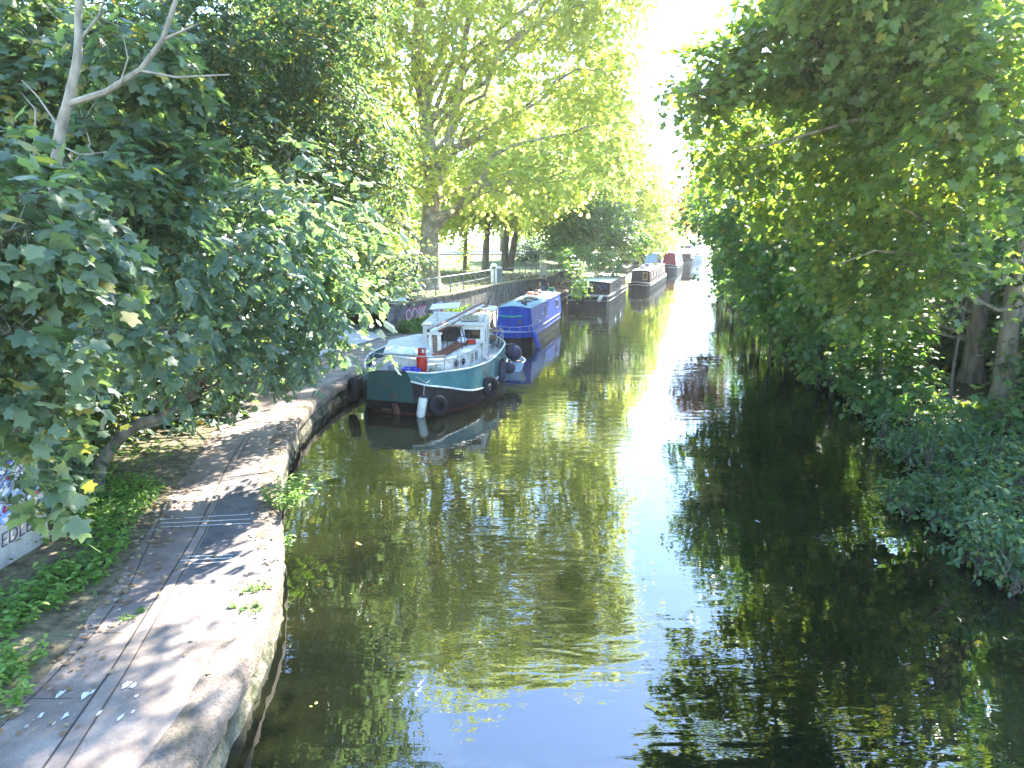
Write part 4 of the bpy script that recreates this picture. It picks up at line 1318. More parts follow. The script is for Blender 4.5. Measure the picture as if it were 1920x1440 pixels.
def narrowboat(name, label, o, head, L, beam, hullm, strakem, cabm, roofm, near='stern', y0=1.5, y1=None, roof=1.92, gun=.72, wins=(), endm=None, cat='narrowboat',
               group='narrowboats moored along the towpath', strakez=.5, lean=.09, doors=True, rails=True, bandm=None, rooftilt=0.0, flat=False, handm=None):
    t = thing(name, label, cat, (*o, 0), -R(head), group)
    B = beam / 2
    y1 = y1 or L - 1.9
    ys = [0, .12, .35, .7, 1.1, 2, L * .5, L - 2.2, L - 1.4, L - .7, L - .25, L]

    def half(y):
        if near == 'stern':
            a = 1 if y > .95 else math.sqrt(max(0, 1 - ((.95 - y) / .95) ** 2)) * .92 + .08
            b_ = 1 if y < L - 2.2 else max(.05, 1 - ((y - L + 2.2) / 2.2) ** 1.8)
        elif near == 'flat':
            a = .9 if y < .1 else min(1, .9 + .1 * y / .8)
            b_ = 1 if y < L - 1.5 else max(.3, 1 - .6 * ((y - L + 1.5) / 1.5) ** 2)
        else:
            a = 1 if y > 2.2 else max(.05, 1 - ((2.2 - y) / 2.2) ** 1.8)
            b_ = 1 if y < L - .9 else math.sqrt(max(0.02, 1 - ((y - L + .9) / .95) ** 2))
        return B * min(a, b_)

    def sheer(y):
        return (.22 * max(0, (y - L + 2.4) / 2.4) ** 2 if near != 'bow' else .28 * max(0, (2.6 - y) / 2.6) ** 2)
    if near == 'bow': ys = [0, .12, .35, .7, 1.2, 1.9, 2.6, L * .5, L - 1, L - .5, L - .15, L]

    def ring(z, k=1.0, sh=0.0):
        r_ = [(half(y) * k, y, z + sheer(y) * sh) for y in ys]
        return r_ + [(-x, y, zz) for x, y, zz in reversed(r_)]
    lev = [(-.3, .9, 0, 0), (.06, .97, 0, 0), (strakez, 1.0, .7, 0), (gun, 1.0, 1, 1)]
    mb = MB()
    rr = [ring(z, k, s) for z, k, s, _ in lev]
    n = len(rr[0])
    for k in range(3):
        for i in range(n):
            j = (i + 1) % n
            mb.add([rr[k][i], rr[k][j], rr[k + 1][j], rr[k + 1][i]], [(0, 1, 2, 3)], 1 if k == 2 else 0)
    mb.build('hull', [hullm, strakem], t)
    mb = MB(); mb.add(ring(gun - .06, .985, 1), [tuple(range(n))]); mb.build('deck', TARP_GREY, t)
    mb = MB()
    mb.tube(ring(strakez, 1.012, .7), .025, 5, closed=True); mb.build('rubbing_strake', bandm or hullm, t, True)
    mb = MB(); mb.tube(ring(gun, 1.005, 1), .02, 5, closed=True); mb.build('gunwale', bandm or strakem, t, True)
    wb, wt = B - .13, B - .13 - lean * (roof - gun)
    mb = MB()
    sec = lambda y: [(wb, y, gun - .1), (wt, y, roof - .06), (wt * .55, y, roof + .015), (0, y, roof + .03), (-wt * .55, y, roof + .015), (-wt, y, roof - .06), (-wb, y, gun - .1)]
    mb.loft([sec(y0), sec(y1)]); mb.build('cabin', [cabm], t)
    if endm:
        mb = MB(); e = [(x * .985, y - .006, z - .01 if z > 1 else z) for x, y, z in sec(y0)]; mb.add(e, [tuple(range(7))]); mb.build('end_wall', endm, t)
    mb = MB()
    s2 = lambda y: [(wt + .03, y, roof - .07), (wt + .03, y, roof - .04), (wt * .55, y, roof + .04), (0, y, roof + .06), (-wt * .55, y, roof + .04), (-wt - .03, y, roof - .04), (-wt - .03, y, roof - .07), (0, y, roof + .031)]
    mb.loft([s2(y0 - .05), s2(y1 + .05)]); mb.build('roof', roofm, t)
    if rails:
        for s in (-1, 1):
            mb = MB(); mb.tube([(s * (wt - .06), y0 + .3, roof + .04), (s * (wt - .06), y1 - .3, roof + .04)], .018, 5)
            mb.build('handrail', handm or roofm, t, True)
    for (yc, w, z0, z1, gm) in wins:
        for s in (1, -1):
            zc = (z0 + z1) / 2
            x = wb - lean * (zc - gun) * .95
            mb = MB()
            ry = -s * math.atan(lean)
            for dy, dz, sy, sz in ((-w / 2 - .02, 0, .05, z1 - z0 + .1), (w / 2 + .02, 0, .05, z1 - z0 + .1), (0, (z1 - z0) / 2 + .02, w, .05), (0, -(z1 - z0) / 2 - .02, w, .05)):
                mb.box((s * (x + .012 - lean * dz), yc + dy, zc + dz), (.03, sy, sz), 0, 0, ry)
            f = mb.build('window', STEEL, t)
            mb = MB(); mb.box((s * (x + .008), yc, zc), (.014, w, z1 - z0), 0, 0, ry)
            g_ = mb.build('pane', gm or GLASS, None); g_.parent = f
    if doors:
        mb = MB(); mb.box((-.22, y0 - .03, gun + .42), (.4, .03, .84)); mb.box((.22, y0 - .03, gun + .42), (.4, .03, .84)); mb.build('end_door', endm or cabm, t, bevel=.01)
    return t, wb, wt


def on_boat(t, x, y, z):
    return t.location + t.rotation_euler.to_matrix() @ Vector((x, y, z))


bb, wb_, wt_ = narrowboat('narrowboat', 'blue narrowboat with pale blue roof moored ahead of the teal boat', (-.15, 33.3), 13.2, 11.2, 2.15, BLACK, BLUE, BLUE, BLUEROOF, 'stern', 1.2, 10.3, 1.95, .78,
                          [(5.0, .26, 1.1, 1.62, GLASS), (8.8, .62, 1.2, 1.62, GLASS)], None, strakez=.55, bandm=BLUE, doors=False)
mb = MB(); mb.box((.28, 1.185, 1.16), (.16, .02, .2)); mb.build('end_window', GLASS_PALE, bb)
mb = MB(); mb.box((.935, 3.2, 1.02), (.02, .7, .05)); mb.build('side_trim', WHITE, bb)
mb = MB(); mb.box((.915, 4.2, 1.3), (.02, .7, .03)); mb.build('side_trim', WHITE, bb)
mb = MB()
for x, y in ((.86, .75), (.5, .25), (0, .12), (-.5, .25)): mb.tube([(x, y, .74), (x, y, 1.05)], .014, 5)
mb.tube([(.92, 1.2, 1.05), (.86, .75, 1.05), (.5, .25, 1.05), (0, .12, 1.05), (-.5, .25, 1.05), (-.9, .8, 1.05)], .016, 5); mb.build('stern_rail', STEEL, bb, True)
mb = MB(); mb.add([(.35, .26, .58), (.75, .5, .58), (.75, .5, .72), (.35, .26, .72)], [(0, 1, 2, 3)]); mb.v = [(x + .05, y - .07, z) for x, y, z in mb.v]; mb.build('name_panel', WHITE, bb)
for k, (y, L_) in enumerate([(3.6, 1.1), (5.6, 1.3)]):
    mb = MB(); mb.box((.05 - .1 * k, y, 2.05), (.68, L_, .03)); mb.build('solar_panel', SOLAR, bb, bevel=.004)
for y in (1.7, 2.3, 2.9):
    mb = MB(); mb.lathe([(.09, 1.97), (.1, 2.08), (.05, 2.12), (0, 2.12)], (.45 - .25 * (y > 2), y, 0), 10); mb.build('roof_vent', DARKSTEEL, bb, True)
for y, w_ in ((4.7, .5), (6.7, .4), (9.2, .5)):
    mb = MB(); mb.box((.35, y, 2.03), (.3, w_, .06), .3); mb.build('roof_hatch', DARKSTEEL if y < 6 else BLUEROOF, bb, bevel=.01)
tp_ = on_boat(bb, -.2, 2.2, 2.06)
o = thing('life_ring', 'orange and white life ring lying on the blue roof', 'life ring', on_boat(bb, -.3, 7.3, 2.06))
mb = MB(); mb.torus((0, 0, .05), .28, .075, (.1, 0, 1), 20, 8); mb.build('ring', ORANGE, o, True)
for k in range(4):
    a = k * math.pi / 2; mb = MB(); mb.box((.28 * math.cos(a), .28 * math.sin(a), .05), (.165, .09, .165), a); mb.build('band', WHITE, o)
o = thing('kit_bag', 'dark red bag lying on the blue roof near its far end', 'bag', on_boat(bb, -.25, 8.7, 2.01))
mb = MB(); mb.lathe([(.02, 0), (.2, .02), (.22, .12), (.14, .2), (0, .22)], n=12); mb.build('sack', MAROON, o, True)
mb = MB(); mb.torus((0, 0, .22), .08, .012, (0, 1, 0), 12, 5); mb.build('strap', DARKSTEEL, o)
o = thing('garden_chair', 'dark green folded chair standing at the far end of the blue roof', 'chair', on_boat(bb, .38, 9.7, 1.99), -.3)
o.scale = (.8, .8, .75)
GREENCL = mat('green_canvas', [(.02, .1, .05), (.03, .13, .06)], 4, .7)
mb = MB(); mb.box((0, 0, .22), (.4, .04, .42), 0, 0, 0, .35); mb.build('seat', GREENCL, o)
for s in (-1, 1):
    mb = MB(); mb.tube([(.21 * s, -.1, 0), (.21 * s, .1, .48)], .014, 5); mb.build('leg', WHITE, o)
o = tag((lambda m_: m_.build('pole', GREENHOSE))(MB()), 'x', 'pole') if False else None
mb = MB()
mb.tube([on_boat(bb, -.75, 1.0, 1.5), on_boat(bb, -.1, .98, 1.46), on_boat(bb, .42, 1.0, 1.52)], .035, 6)
tag(mb.build('hose', GREENHOSE, None, True), 'green hose slung across the near end wall of the blue boat', 'hose')
fender('fender', 'blue fender hanging at the near corner of the blue narrowboat', tuple(on_boat(bb, 1.22, .8, .35)), .8, .12, FENDER_B, FENDER_B, (-.35, .1, 1), tuple(on_boat(bb, .95, .9, .8)), 'fenders')

kb_, wb_, wt_ = narrowboat('wide_barge', 'black wide barge with low white roof under a drooping branch', (5.7, 51.9), 15.5, 13.5, 3.3, GREYHULL, CHAR, CHAR, WHITE, 'flat', 1.5, 12.3, 1.95, .95,
                           [(9.0, .9, 1.2, 1.6, GLASS), (5.5, .9, 1.2, 1.6, GLASS)], BLACK, strakez=.62, bandm=TARP_GREY, doors=False, cat='barge', group='wide boats moored along the towpath', lean=.04)
for x, w in ((-.85, .95), (.75, 1.0)):
    window(kb_, on_boat(kb_, x, 1.48, 0), Vector((math.cos(-R(15.5)), math.sin(-R(15.5)), 0)), Vector((-math.sin(R(15.5)), -math.cos(R(15.5)), 0)), 1.2, 1.66, w, 1, CHAR, GLASS)
mb = MB(); mb.box((0, .6, 1.0), (3.0, .06, .06)); mb.box((0, .05, .98), (2.9, .05, .1)); mb.build('bow_rail', STEEL, kb_)
mb = MB(); mb.box((1.56, 6, 1.0), (.03, 11, .035)); mb.build('side_trim', WHITE, kb_)
fender('fender', 'white fender on the near corner of the black wide barge', tuple(on_boat(kb_, 1.0, -.17, .8)), .5, .14, FENDER_W, FENDER_W, (.6, 0, 1), tuple(on_boat(kb_, .8, 0, 1.0)), 'fenders')
tyre('dark tyre on the flat front of the black wide barge', tuple(on_boat(kb_, -.5, -.14, .62)), (-.27, -.96, 0), .24, .1, tuple(on_boat(kb_, -.5, 0, .97)), 'tyre fenders on the barge')

rb_, wb_, wt_ = narrowboat('narrowboat', 'maroon and black narrowboat with cluttered white roof beyond the black barge', (12.0, 66.3), 17.5, 21, 2.2, BLACK, MAROON, MAROON, WHITE, 'bow', 3.0, 19.5, 2.0, .8,
                           [(y, 1.2, 1.2, 1.7, GLASS_PALE if k % 2 else GLASS) for k, y in enumerate((5, 7.6, 10.2, 12.8, 15.4, 18))], CHAR, strakez=.6, bandm=WHITE)
window(rb_, on_boat(rb_, .45, 2.97, 0), Vector((math.cos(-R(17.5)), math.sin(-R(17.5)), 0)), Vector((-math.sin(R(17.5)), -math.cos(R(17.5)), 0)), 1.1, 1.75, .36, 0, mat('yellow_trim', [(.5, .33, .08), (.55, .38, .1)], 4, .5), GLASS)
rng = random.Random(9)
labs = ['grey crate on the maroon boat roof, nearest the bow', 'white sack on the maroon boat roof behind the grey crate', 'dark planter on the maroon boat roof, middle of the row', 'yellow tub on the maroon boat roof towards the far end']
for k, (y, mm) in enumerate([(4.5, TARP_GREY), (6.5, TARP), (10, NAVY), (14.5, mat('cream_tub', [(.6, .48, .3), (.5, .4, .25)], 4, .6))]):
    c = on_boat(rb_, rng.uniform(-.3, .3), y, 2.05)
    o = thing(['crate', 'sack', 'planter', 'tub'][k], labs[k], ['crate', 'sack', 'planter', 'tub'][k], c, rng.uniform(-.3, .3))
    mb = MB(); mb.lathe([(.2, 0), (.27, .05), (.3, .3), (.25, .34), (.05, .36)], n=8 if k % 2 else 4); mb.build('body', mm, o, k == 1)
    mb = MB(); mb.lathe([(.31, .3), (.32, .34), (.24, .345)], n=8 if k % 2 else 4); mb.build('rim', DARKSTEEL, o)

sb_, wb_, wt_ = narrowboat('narrowboat', 'red fronted narrowboat with white panelled sides moored outside the grey covered boat', (22.75, 100.6), 16.5, 22, 2.3, BLACK, BLACK, WHITE, WHITE, 'bow', 1.6, 20, 2.9, 1.0,
                           [(y, 1.1, 1.5, 2.4, NAVY if k % 3 else GLASS) for k, y in enumerate((4, 6.5, 9, 11.5, 14, 16.5))], REDBOAT, strakez=.7, bandm=WHITE, lean=.14)
gb_, wb_, wt_ = narrowboat('narrowboat', 'grey covered boat tucked between the red fronted boat and the bank', (20.1, 101), 16.5, 16, 2.3, NAVY, CHAR, TARP_GREY, TARP_GREY, 'bow', 1.4, 14, 2.6, 1.0,
                           [(4, 1.0, 1.4, 2.1, GLASS_PALE)], SKYBLUE, strakez=.7, bandm=CHAR, lean=.2)


def cruiser(label, o, head, L, beam, cabm, trim, h=2.6, canopy=True, group='white cruisers far along the canal'):
    t = thing('cabin_cruiser', label, 'cruiser', (*o, 0), -R(head), group)
    B = beam / 2
    def ring(z, k): 
        r_ = [(B * k * w, L * y, z) for y, w in ((0, .12), (.06, .5), (.16, .82), (.3, 1), (.7, 1), (1, .9))]
        return r_ + [(-x, y, zz) for x, y, zz in reversed(r_)]
    mb = MB(); mb.loft([ring(-.2, .85), ring(.3, .95), ring(1.1, 1.05)]); mb.build('hull', WHITE, t)
    mb = MB(); mb.tube(ring(.85, 1.05), .05, 5, closed=True); mb.build('band', trim, t)
    mb = MB(); mb.loft([[(B * .75 * sx, y, 1.0) for sx, y in ((1, L * .25), (1, L * .62), (-1, L * .62), (-1, L * .25))], [(B * .62 * sx, y, h - .5) for sx, y in ((1, L * .34), (1, L * .62), (-1, L * .62), (-1, L * .34))]]); mb.build('cabin', cabm, t)
    mb = MB(); mb.loft([[(B * .7 * sx, y, 1.05) for sx, y in ((1, L * .55), (1, L * .9), (-1, L * .9), (-1, L * .55))], [(B * .6 * sx, y, h) for sx, y in ((1, L * .6), (1, L * .88), (-1, L * .88), (-1, L * .6))]]); mb.build('wheelhouse', trim if canopy else cabm, t)
    mb = MB(); mb.box((0, L * .74, h + .05), (B * 1.4, L * .34, .08)); mb.build('roof', WHITE, t)
    for s in (-1, 1):
        f = MB(); f.box((s * B * .36, L * .575, (h + 1.9) / 2), (B * .5, .12, (h - 1.9) * .7)); f.build('window', GLASS, t)
        f = MB(); f.box((s * B * .35, L * .285, 1.62), (B * .45, .1, .3), 0, 0, 0, -.5); f.build('window', GLASS, t)
    return t


cruiser('light blue cruiser with two dark windows, left of the row of far boats', (25.6, 124), 17, 10, 3.2, SKYBLUE, SKYBLUE, 3.6)
cruiser('white cruiser with dark blue wheelhouse behind the red fronted boat', (31.6, 128), 17, 11, 3.2, WHITE, NAVY, 3.4)
cruiser('white cruiser with grey wheelhouse, farthest but one in the row', (39.5, 150), 17, 12, 3.4, WHITE, TARP_GREY, 3.6)
cruiser('all white cruiser at the far end of the moored row', (46.0, 175), 17, 12, 3.4, WHITE, WHITE, 3.6, False)
narrowboat('wide_barge', 'long white roofed barge at the bank beyond the light blue cruiser', (31.5, 146), 17, 22, 4.0, NAVY, WHITE, WHITE, WHITE, 'flat', 2, 20, 3.0, 1.1, [(y, 1.5, 1.7, 2.5, GLASS) for y in (5, 9, 13, 17)], SKYBLUE, cat='barge', group='wide boats moored along the towpath', bandm=NAVY)
for k, (px, lab) in enumerate([(1275, 'tall white mooring post behind the cruisers, left one'), (1282, 'thin grey mooring post between the two white ones'), (1293, 'tall white mooring post behind the cruisers, right one')]):
    c = far(px, 462, 165)
    o = thing('mooring_post', lab, 'post', (c[0], c[1], -.3), 0, 'mooring posts by the far boats')
    mb = MB(); mb.tube([(0, 0, 0), (0, 0, 5.6 - (k % 2) * 1.2)], .22 if k != 1 else .14, 8); mb.build('shaft', WHITE if k != 1 else STEEL, o, True)
    mb = MB(); mb.lathe([(.26, 5.6 - (k % 2) * 1.2), (.26, 5.75 - (k % 2) * 1.2), (0, 5.95 - (k % 2) * 1.2)], n=8); mb.build('cap', DARKSTEEL, o)

for lab, a, b_ in [('slack grey mooring line from the bow of the teal boat to the towpath', ringR[0], (-6.0, 22.6, .62)),
                   ('slack mooring line from the near end of the blue boat to the towpath', on_boat(bb, -.9, .6, .8), (-2.3, 34.0, .62)),
                   ('mooring line from the black barge corner to the towpath', on_boat(kb_, -1.4, .3, 1.0), (2.3, 51.6, .62))]:
    a, b_ = Vector(a), Vector(b_)
    mb = MB(); mb.tube(curve_pts(a, b_, 8, sag=-.18), .016, 5)
    tag(mb.build('mooring_line', ROPE, None, True), lab, 'rope', 'mooring lines')
o = thing('bucket', 'grey bucket at the far side of the fore deck of the teal boat', 'bucket', (-3.95, 22.2, 1.0))
mb = MB(); mb.lathe([(.1, 0), (.12, .02), (.15, .28), (.135, .28), (.11, .04), (0, .04)], n=14); mb.build('pail', TARP_GREY, o, True)
mb = MB(); mb.tube([(.14 * math.cos(t), .02, .28 + .12 * math.sin(t)) for t in [i * math.pi / 8 for i in range(9)]], .008, 5); mb.build('handle', DARKSTEEL, o)
# ------------------------------------------------------------------ people
SKIN = mat('skin', [(.42, .24, .17), (.48, .28, .2)], 6, .6)
SHIRT = mat('dark_cotton', [(.02, .02, .03), (.03, .03, .042)], 8, .85)
JEANS = mat('blue_denim', [(.07, .1, .22), (.1, .14, .28)], 10, .85)
SHORTS = mat('grey_shorts', [(.12, .13, .13), (.17, .18, .18)], 10, .85)
HAIRM = mat('dark_hair', [(.02, .016, .014), (.035, .028, .024)], 20, .7)
CAPM = mat('bright_blue_knit', [(.06, .3, .6), (.08, .36, .66)], 10, .8)
SHOE = mat('pale_shoe', [(.5, .5, .5), (.6, .6, .6)], 8, .7)


def person(label, loc, rz, joints, radii, edges, zones, hat, hatm, group=None):
    root = thing('person', label, 'person', loc, rz, group)
    names = list(joints)
    me = bpy.data.meshes.new('body')
    me.from_pydata([joints[n] for n in names], [(names.index(a), names.index(b)) for a, b in edges], [])
    ob = bpy.data.objects.new('body', me)
    COL.objects.link(ob)
    sk = ob.modifiers.new('skin', 'SKIN'); sk.use_smooth_shade = True; sk.branch_smoothing = .4
    for i, n in enumerate(names):
        v = me.skin_vertices[0].data[i]
        v.radius = radii[n]
        v.use_root = (n == 'pelvis')
    ss = ob.modifiers.new('sub', 'SUBSURF'); ss.levels = 2; ss.render_levels = 2
    dg = bpy.context.evaluated_depsgraph_get()
    m2 = bpy.data.meshes.new_from_object(ob.evaluated_get(dg))
    bpy.data.objects.remove(ob)
    m2.name = 'body'
    m2.materials.clear()
    for mm in (SKIN, SHIRT, zones['legs'], SHOE): m2.materials.append(mm)
    for pl in m2.polygons:
        c = pl.center
        pl.material_index = zones['f'](c)
        pl.use_smooth = True
    b_ = bpy.data.objects.new('body', m2); COL.objects.link(b_); b_.parent = root
    h = joints['head']
    mb = MB()
    mb.lathe([(.098, -.01), (.108, .02), (.1, .07), (.07, .115), (.03, .135), (0, .137)], (h[0], h[1] + .012, h[2] + .01), 14)
    if hat == 'cap': mb.loft([[(h[0] + .085 * math.cos(a), h[1] - .06 + .1 * math.sin(a), h[2] + .02) for a in [math.pi + i * math.pi / 6 for i in range(7)]], [(h[0] + .085 * math.cos(a), h[1] - .06 + .1 * math.sin(a), h[2] + .035) for a in [math.pi + i * math.pi / 6 for i in range(7)]]])
    mb.build('cap' if hat == 'cap' else 'hair', hatm, root, True)
    mb = MB()
    for s in (-1, 1): mb.lathe([(0, -.01), (.011, 0), (0, .01)], (h[0] + .033 * s, h[1] - .1, h[2] - .005), 6)
    mb.box((h[0], h[1] - .102, h[2] - .085), (.05, .012, .01)); mb.build('face_features', HAIRM, root)
    mb = MB()
    mb.loft([[(h[0] + x, h[1] - .095 - d, h[2] + z) for x, d, z in ((-.006, 0, 0), (.006, 0, 0), (.016, .0, -.05), (-.016, .0, -.05))], [(h[0] + x, h[1] - .1 - d, h[2] + z) for x, d, z in ((-.004, .0, 0), (.004, .0, 0), (.01, .028, -.045), (-.01, .028, -.045))]])
    for s in (-1, 1): mb.lathe([(.0, -.03), (.016, -.01), (.016, .02), (0, .03)], (h[0] + .1 * s, h[1] + .01, h[2] - .02), 6)
    mb.build('nose_and_ears', SKIN, root, True)
    return root


def hand_joints(J, Rr, E, side, wrist, d, tag_):
    """palm, four fingers and a thumb leaving the wrist in direction d"""
    w = Vector(wrist); d = Vector(d).normalized()
    lat = d.cross(Vector((side, 0, 0.15))).normalized()
    palm = w + d * .07
    J['palm' + tag_] = tuple(palm); Rr['palm' + tag_] = (.034, .018); E.append(('wrist' + tag_, 'palm' + tag_))
    for k in range(4):
        b_ = palm + lat * (.022 * (k - 1.5)) + d * .03
        e = b_ + d * (.055 - .008 * abs(k - 1.4)) + Vector((-side * .02, 0, 0))
        J[f'k{k}{tag_}'] = tuple(b_); Rr[f'k{k}{tag_}'] = (.01, .01); E.append(('palm' + tag_, f'k{k}{tag_}'))
        J[f'f{k}{tag_}'] = tuple(e); Rr[f'f{k}{tag_}'] = (.008, .008); E.append((f'k{k}{tag_}', f'f{k}{tag_}'))
    J['th' + tag_] = tuple(w + d * .06 + lat * -.05 + Vector((-side * .02, 0, 0))); Rr['th' + tag_] = (.01, .01); E.append(('palm' + tag_, 'th' + tag_))


def make(arms, legs, zones, label, loc, rz, hat, hatm):
    J = {'pelvis': (0, 0, .95), 'belly': (0, -.01, 1.1), 'chest': (0, 0, 1.32), 'neck': (0, .0, 1.5), 'jaw': (0, -.02, 1.575), 'head': (0, -.012, 1.66)}
    Rr = {'pelvis': (.16, .12), 'belly': (.15, .11), 'chest': (.175, .12), 'neck': (.058, .06), 'jaw': (.075, .085), 'head': (.092, .105)}
    E = [('pelvis', 'belly'), ('belly', 'chest'), ('chest', 'neck'), ('neck', 'jaw'), ('jaw', 'head')]
    for s, t_ in ((-1, 'l'), (1, 'r')):
        sh, el, wr = (.2 * s, 0, 1.42), arms[t_][0], arms[t_][1]
        J['sh' + t_], J['el' + t_], J['wrist' + t_] = sh, el, wr
        Rr['sh' + t_], Rr['el' + t_], Rr['wrist' + t_] = (.062, .062), (.045, .045), (.03, .027)
        E += [('chest', 'sh' + t_), ('sh' + t_, 'el' + t_), ('el' + t_, 'wrist' + t_)]
        hand_joints(J, Rr, E, s, wr, Vector(wr) - Vector(el), t_)
        kn, an = legs[t_]
        J['hip' + t_] = (.095 * s, 0, .88); J['kn' + t_] = kn; J['an' + t_] = an
        J['toe' + t_] = (an[0] + .02 * s, an[1] - .16, .045); J['heel' + t_] = (an[0], an[1] + .03, .05)
        Rr['hip' + t_], Rr['kn' + t_], Rr['an' + t_], Rr['toe' + t_], Rr['heel' + t_] = (.095, .095), (.06, .062), (.042, .045), (.042, .032), (.042, .04)
        E += [('pelvis', 'hip' + t_), ('hip' + t_, 'kn' + t_), ('kn' + t_, 'an' + t_), ('an' + t_, 'heel' + t_), ('heel' + t_, 'toe' + t_)]
    return person(label, loc, rz, J, Rr, E, zones, hat, hatm)


def zone_jeans(c):
    if c.z < .11: return 3
    if c.z < 1.0 and abs(c.x) < .24: return 2
    if c.z > 1.5 or (abs(c.x) > .25 and c.z < 1.24): return 0
    return 1


def zone_shorts(c):
    if c.z < .11: return 3
    if c.z < .5: return 0
    if c.z < 1.0 and abs(c.x) < .24: return 2
    if c.z > 1.5 or (abs(c.x) > .25 and c.z < 1.1): return 0
    return 1


make({'l': ((-.33, -.02, 1.17), (-.36, -.2, 1.0)), 'r': ((.33, -.02, 1.17), (.34, -.2, 1.0))},
     {'l': ((-.11, -.12, .5), (-.11, .02, .09)), 'r': ((.11, .03, .5), (.11, .2, .1))},
     {'legs': JEANS, 'f': zone_jeans}, 'person in a dark t-shirt and blue jeans walking behind the blue boat', (far(1020, 514, 54)[0], 54.0, .6), .15, 'hair', HAIRM)
make({'l': ((-.32, .0, 1.17), (-.3, -.18, 1.02)), 'r': ((.36, -.05, 1.25), (.5, -.2, 1.36))},
     {'l': ((-.12, -.02, .5), (-.13, .02, .09)), 'r': ((.14, -.04, .5), (.17, .0, .09))},
     {'legs': SHORTS, 'f': zone_shorts}, 'person in a bright blue cap, dark top and grey shorts beside the gate post', (far(1053, 504, 65.5)[0], 65.5, .6), .3, 'cap', CAPM)
# ------------------------------------------------------------------ trees
def L_(px, py, y, r):
    return (far(px, py, y), r)


# --- left bank: big leaved maple close to the bridge
g = at(30, 960, .7)
tree('maple_tree', 'near maple with large lobed leaves and a pale forked stem at the left edge',
     [(-8.5, 9.6, .7), far(70, 600, 9.5), far(108, 280, 9.2), far(128, 190, 9.15), far(146, 100, 9.1), far(148, 0, 9.1), far(165, -220, 9.0)],   .085,
     [L_(20, 430, 6.8, .75), L_(90, 540, 7.4, .55), L_(20, 620, 6.4, .5), L_(50, 710, 6.6, .38), L_(-60, 330, 7.5, .6), L_(230, 400, 10.2, .75), L_(60, 200, 11.5, 1.0), L_(220, 250, 11.5, .9),
      L_(200, 620, 9.2, .35), L_(10, 890, 6.3, .16), L_(60, 900, 6.6, .16), L_(115, 935, 6.9, .13), L_(15, 945, 6.5, .13), L_(20, 800, 6.4, .25), L_(110, 790, 7.2, .25), L_(330, 620, 9.6, .3), L_(250, 90, 11, .8), L_(20, 30, 12, 1.0), L_(330, 330, 11, .6)],
     L_MAPLE, T_MAPLE, .2, 2.2, 11, BARK_PALE, per=6, twigs=3, droop=.45, limb_r=.018, spray=.42, twiggy=True,
     extra=[([far(128, 195, 9.15), far(200, 172, 9.1), far(265, 130, 9.0), far(305, 75, 8.9), far(330, 0, 8.8), far(345, -80, 8.8)], .045, .022),
            ([far(262, 132, 9.0), far(330, 145, 8.8), far(430, 140, 8.7)], .018, .008), ([far(305, 75, 8.9), far(370, 45, 8.8)], .02, .012), ([far(112, 240, 9.2), far(70, 180, 9.3), far(40, 150, 9.3)], .016, .006), ([far(146, 80, 9.1), far(185, 30, 9.1), far(200, -10, 9)], .02, .01), ([far(108, 270, 9.2), far(150, 290, 9), far(200, 285, 8.9)], .014, .005), ([far(225, 158, 9), far(240, 110, 8.9), far(232, 70, 8.9)], .013, .005)])

# --- left bank: ash with feathery blue green leaves leaning over the path
tree('ash_tree', 'ash with feathery blue green leaves hanging low over the towpath',
     [(-8.0, 12.4, .7), far(195, 860, 12.7), far(250, 800, 13.0), far(330, 765, 13.4), far(430, 640, 13.8), far(500, 480, 14.2), far(540, 330, 14.5)], .13,
     [L_(430, 470, 12, 1.0), L_(550, 540, 13, .95), L_(340, 560, 11.5, .9), L_(590, 610, 14, .65), L_(480, 650, 13, .8), L_(630, 480, 14.5, .9), L_(270, 640, 11.5, .7),
      L_(630, 625, 15.0, .3), L_(370, 715, 12.2, .45), L_(545, 665, 13.6, .42), L_(720, 672, 16.6, .17), L_(690, 660, 16, .14), L_(310, 440, 11, .8), L_(660, 545, 15, .4), L_(600, 420, 14, .9), L_(520, 380, 13.5, .9)],
     L_ASH, T_PIN, .3, 1.75, 12, BARK, per=6, twigs=5, droop=.5, limb_r=.03, spray=.5, twiggy=True)

# --- left bank: tall dark tree behind, reaching over the path
tree('lime_tree', 'tall dark leaved tree behind the ash, its boughs reaching over the canal',
     [(-9.5, 18.5, .9), (-9.3, 18.4, 4), (-8.8, 18, 8), (-8.0, 17.6, 11.5), (-7.2, 17, 15)], .3,
     [L_(300, 90, 16, 1.9), L_(480, 70, 18, 2.0), L_(580, 190, 19, 1.6), L_(420, 260, 17, 1.8), L_(600, 330, 19, 1.4), L_(690, 290, 20, .8), L_(730, 350, 20.5, .45), L_(720, 420, 21, .6),
      L_(690, 500, 20, .8), L_(740, 520, 20.5, .5), L_(300, 330, 15.5, 1.5), L_(130, 60, 14.5, 1.6), L_(620, 40, 20, 1.3), L_(200, 250, 15, 1.4), L_(740, 250, 21, .4), L_(620, 480, 19, .8), L_(770, 480, 22, .4),
      ((-.9, 16.5, 12.2), (1.6, 1.5, .9)), ((1.5, 17.0, 12.1), (.8, .8, .4)), ((.9, 18.3, 13.0), (.9, .8, .5)), ((-3.6, 14.2, 11.2), (1.5, 1.6, 1.0)), ((-3.2, 19, 14.5), (2.2, 2.4, 1.6)), ((-3.4, 11.2, 11.4), (1.7, 1.6, 1.2)), ((-1.8, 13.0, 12.2), (1.4, 1.6, 1.0))],  # unseen overhead lobes, added to shade the path and near leaves
     L_DARK, T_OVAL, .17, 1.9, 13, BARK, per=9, twigs=4, limb_r=.08, limb_start=.9, twiggy=True)

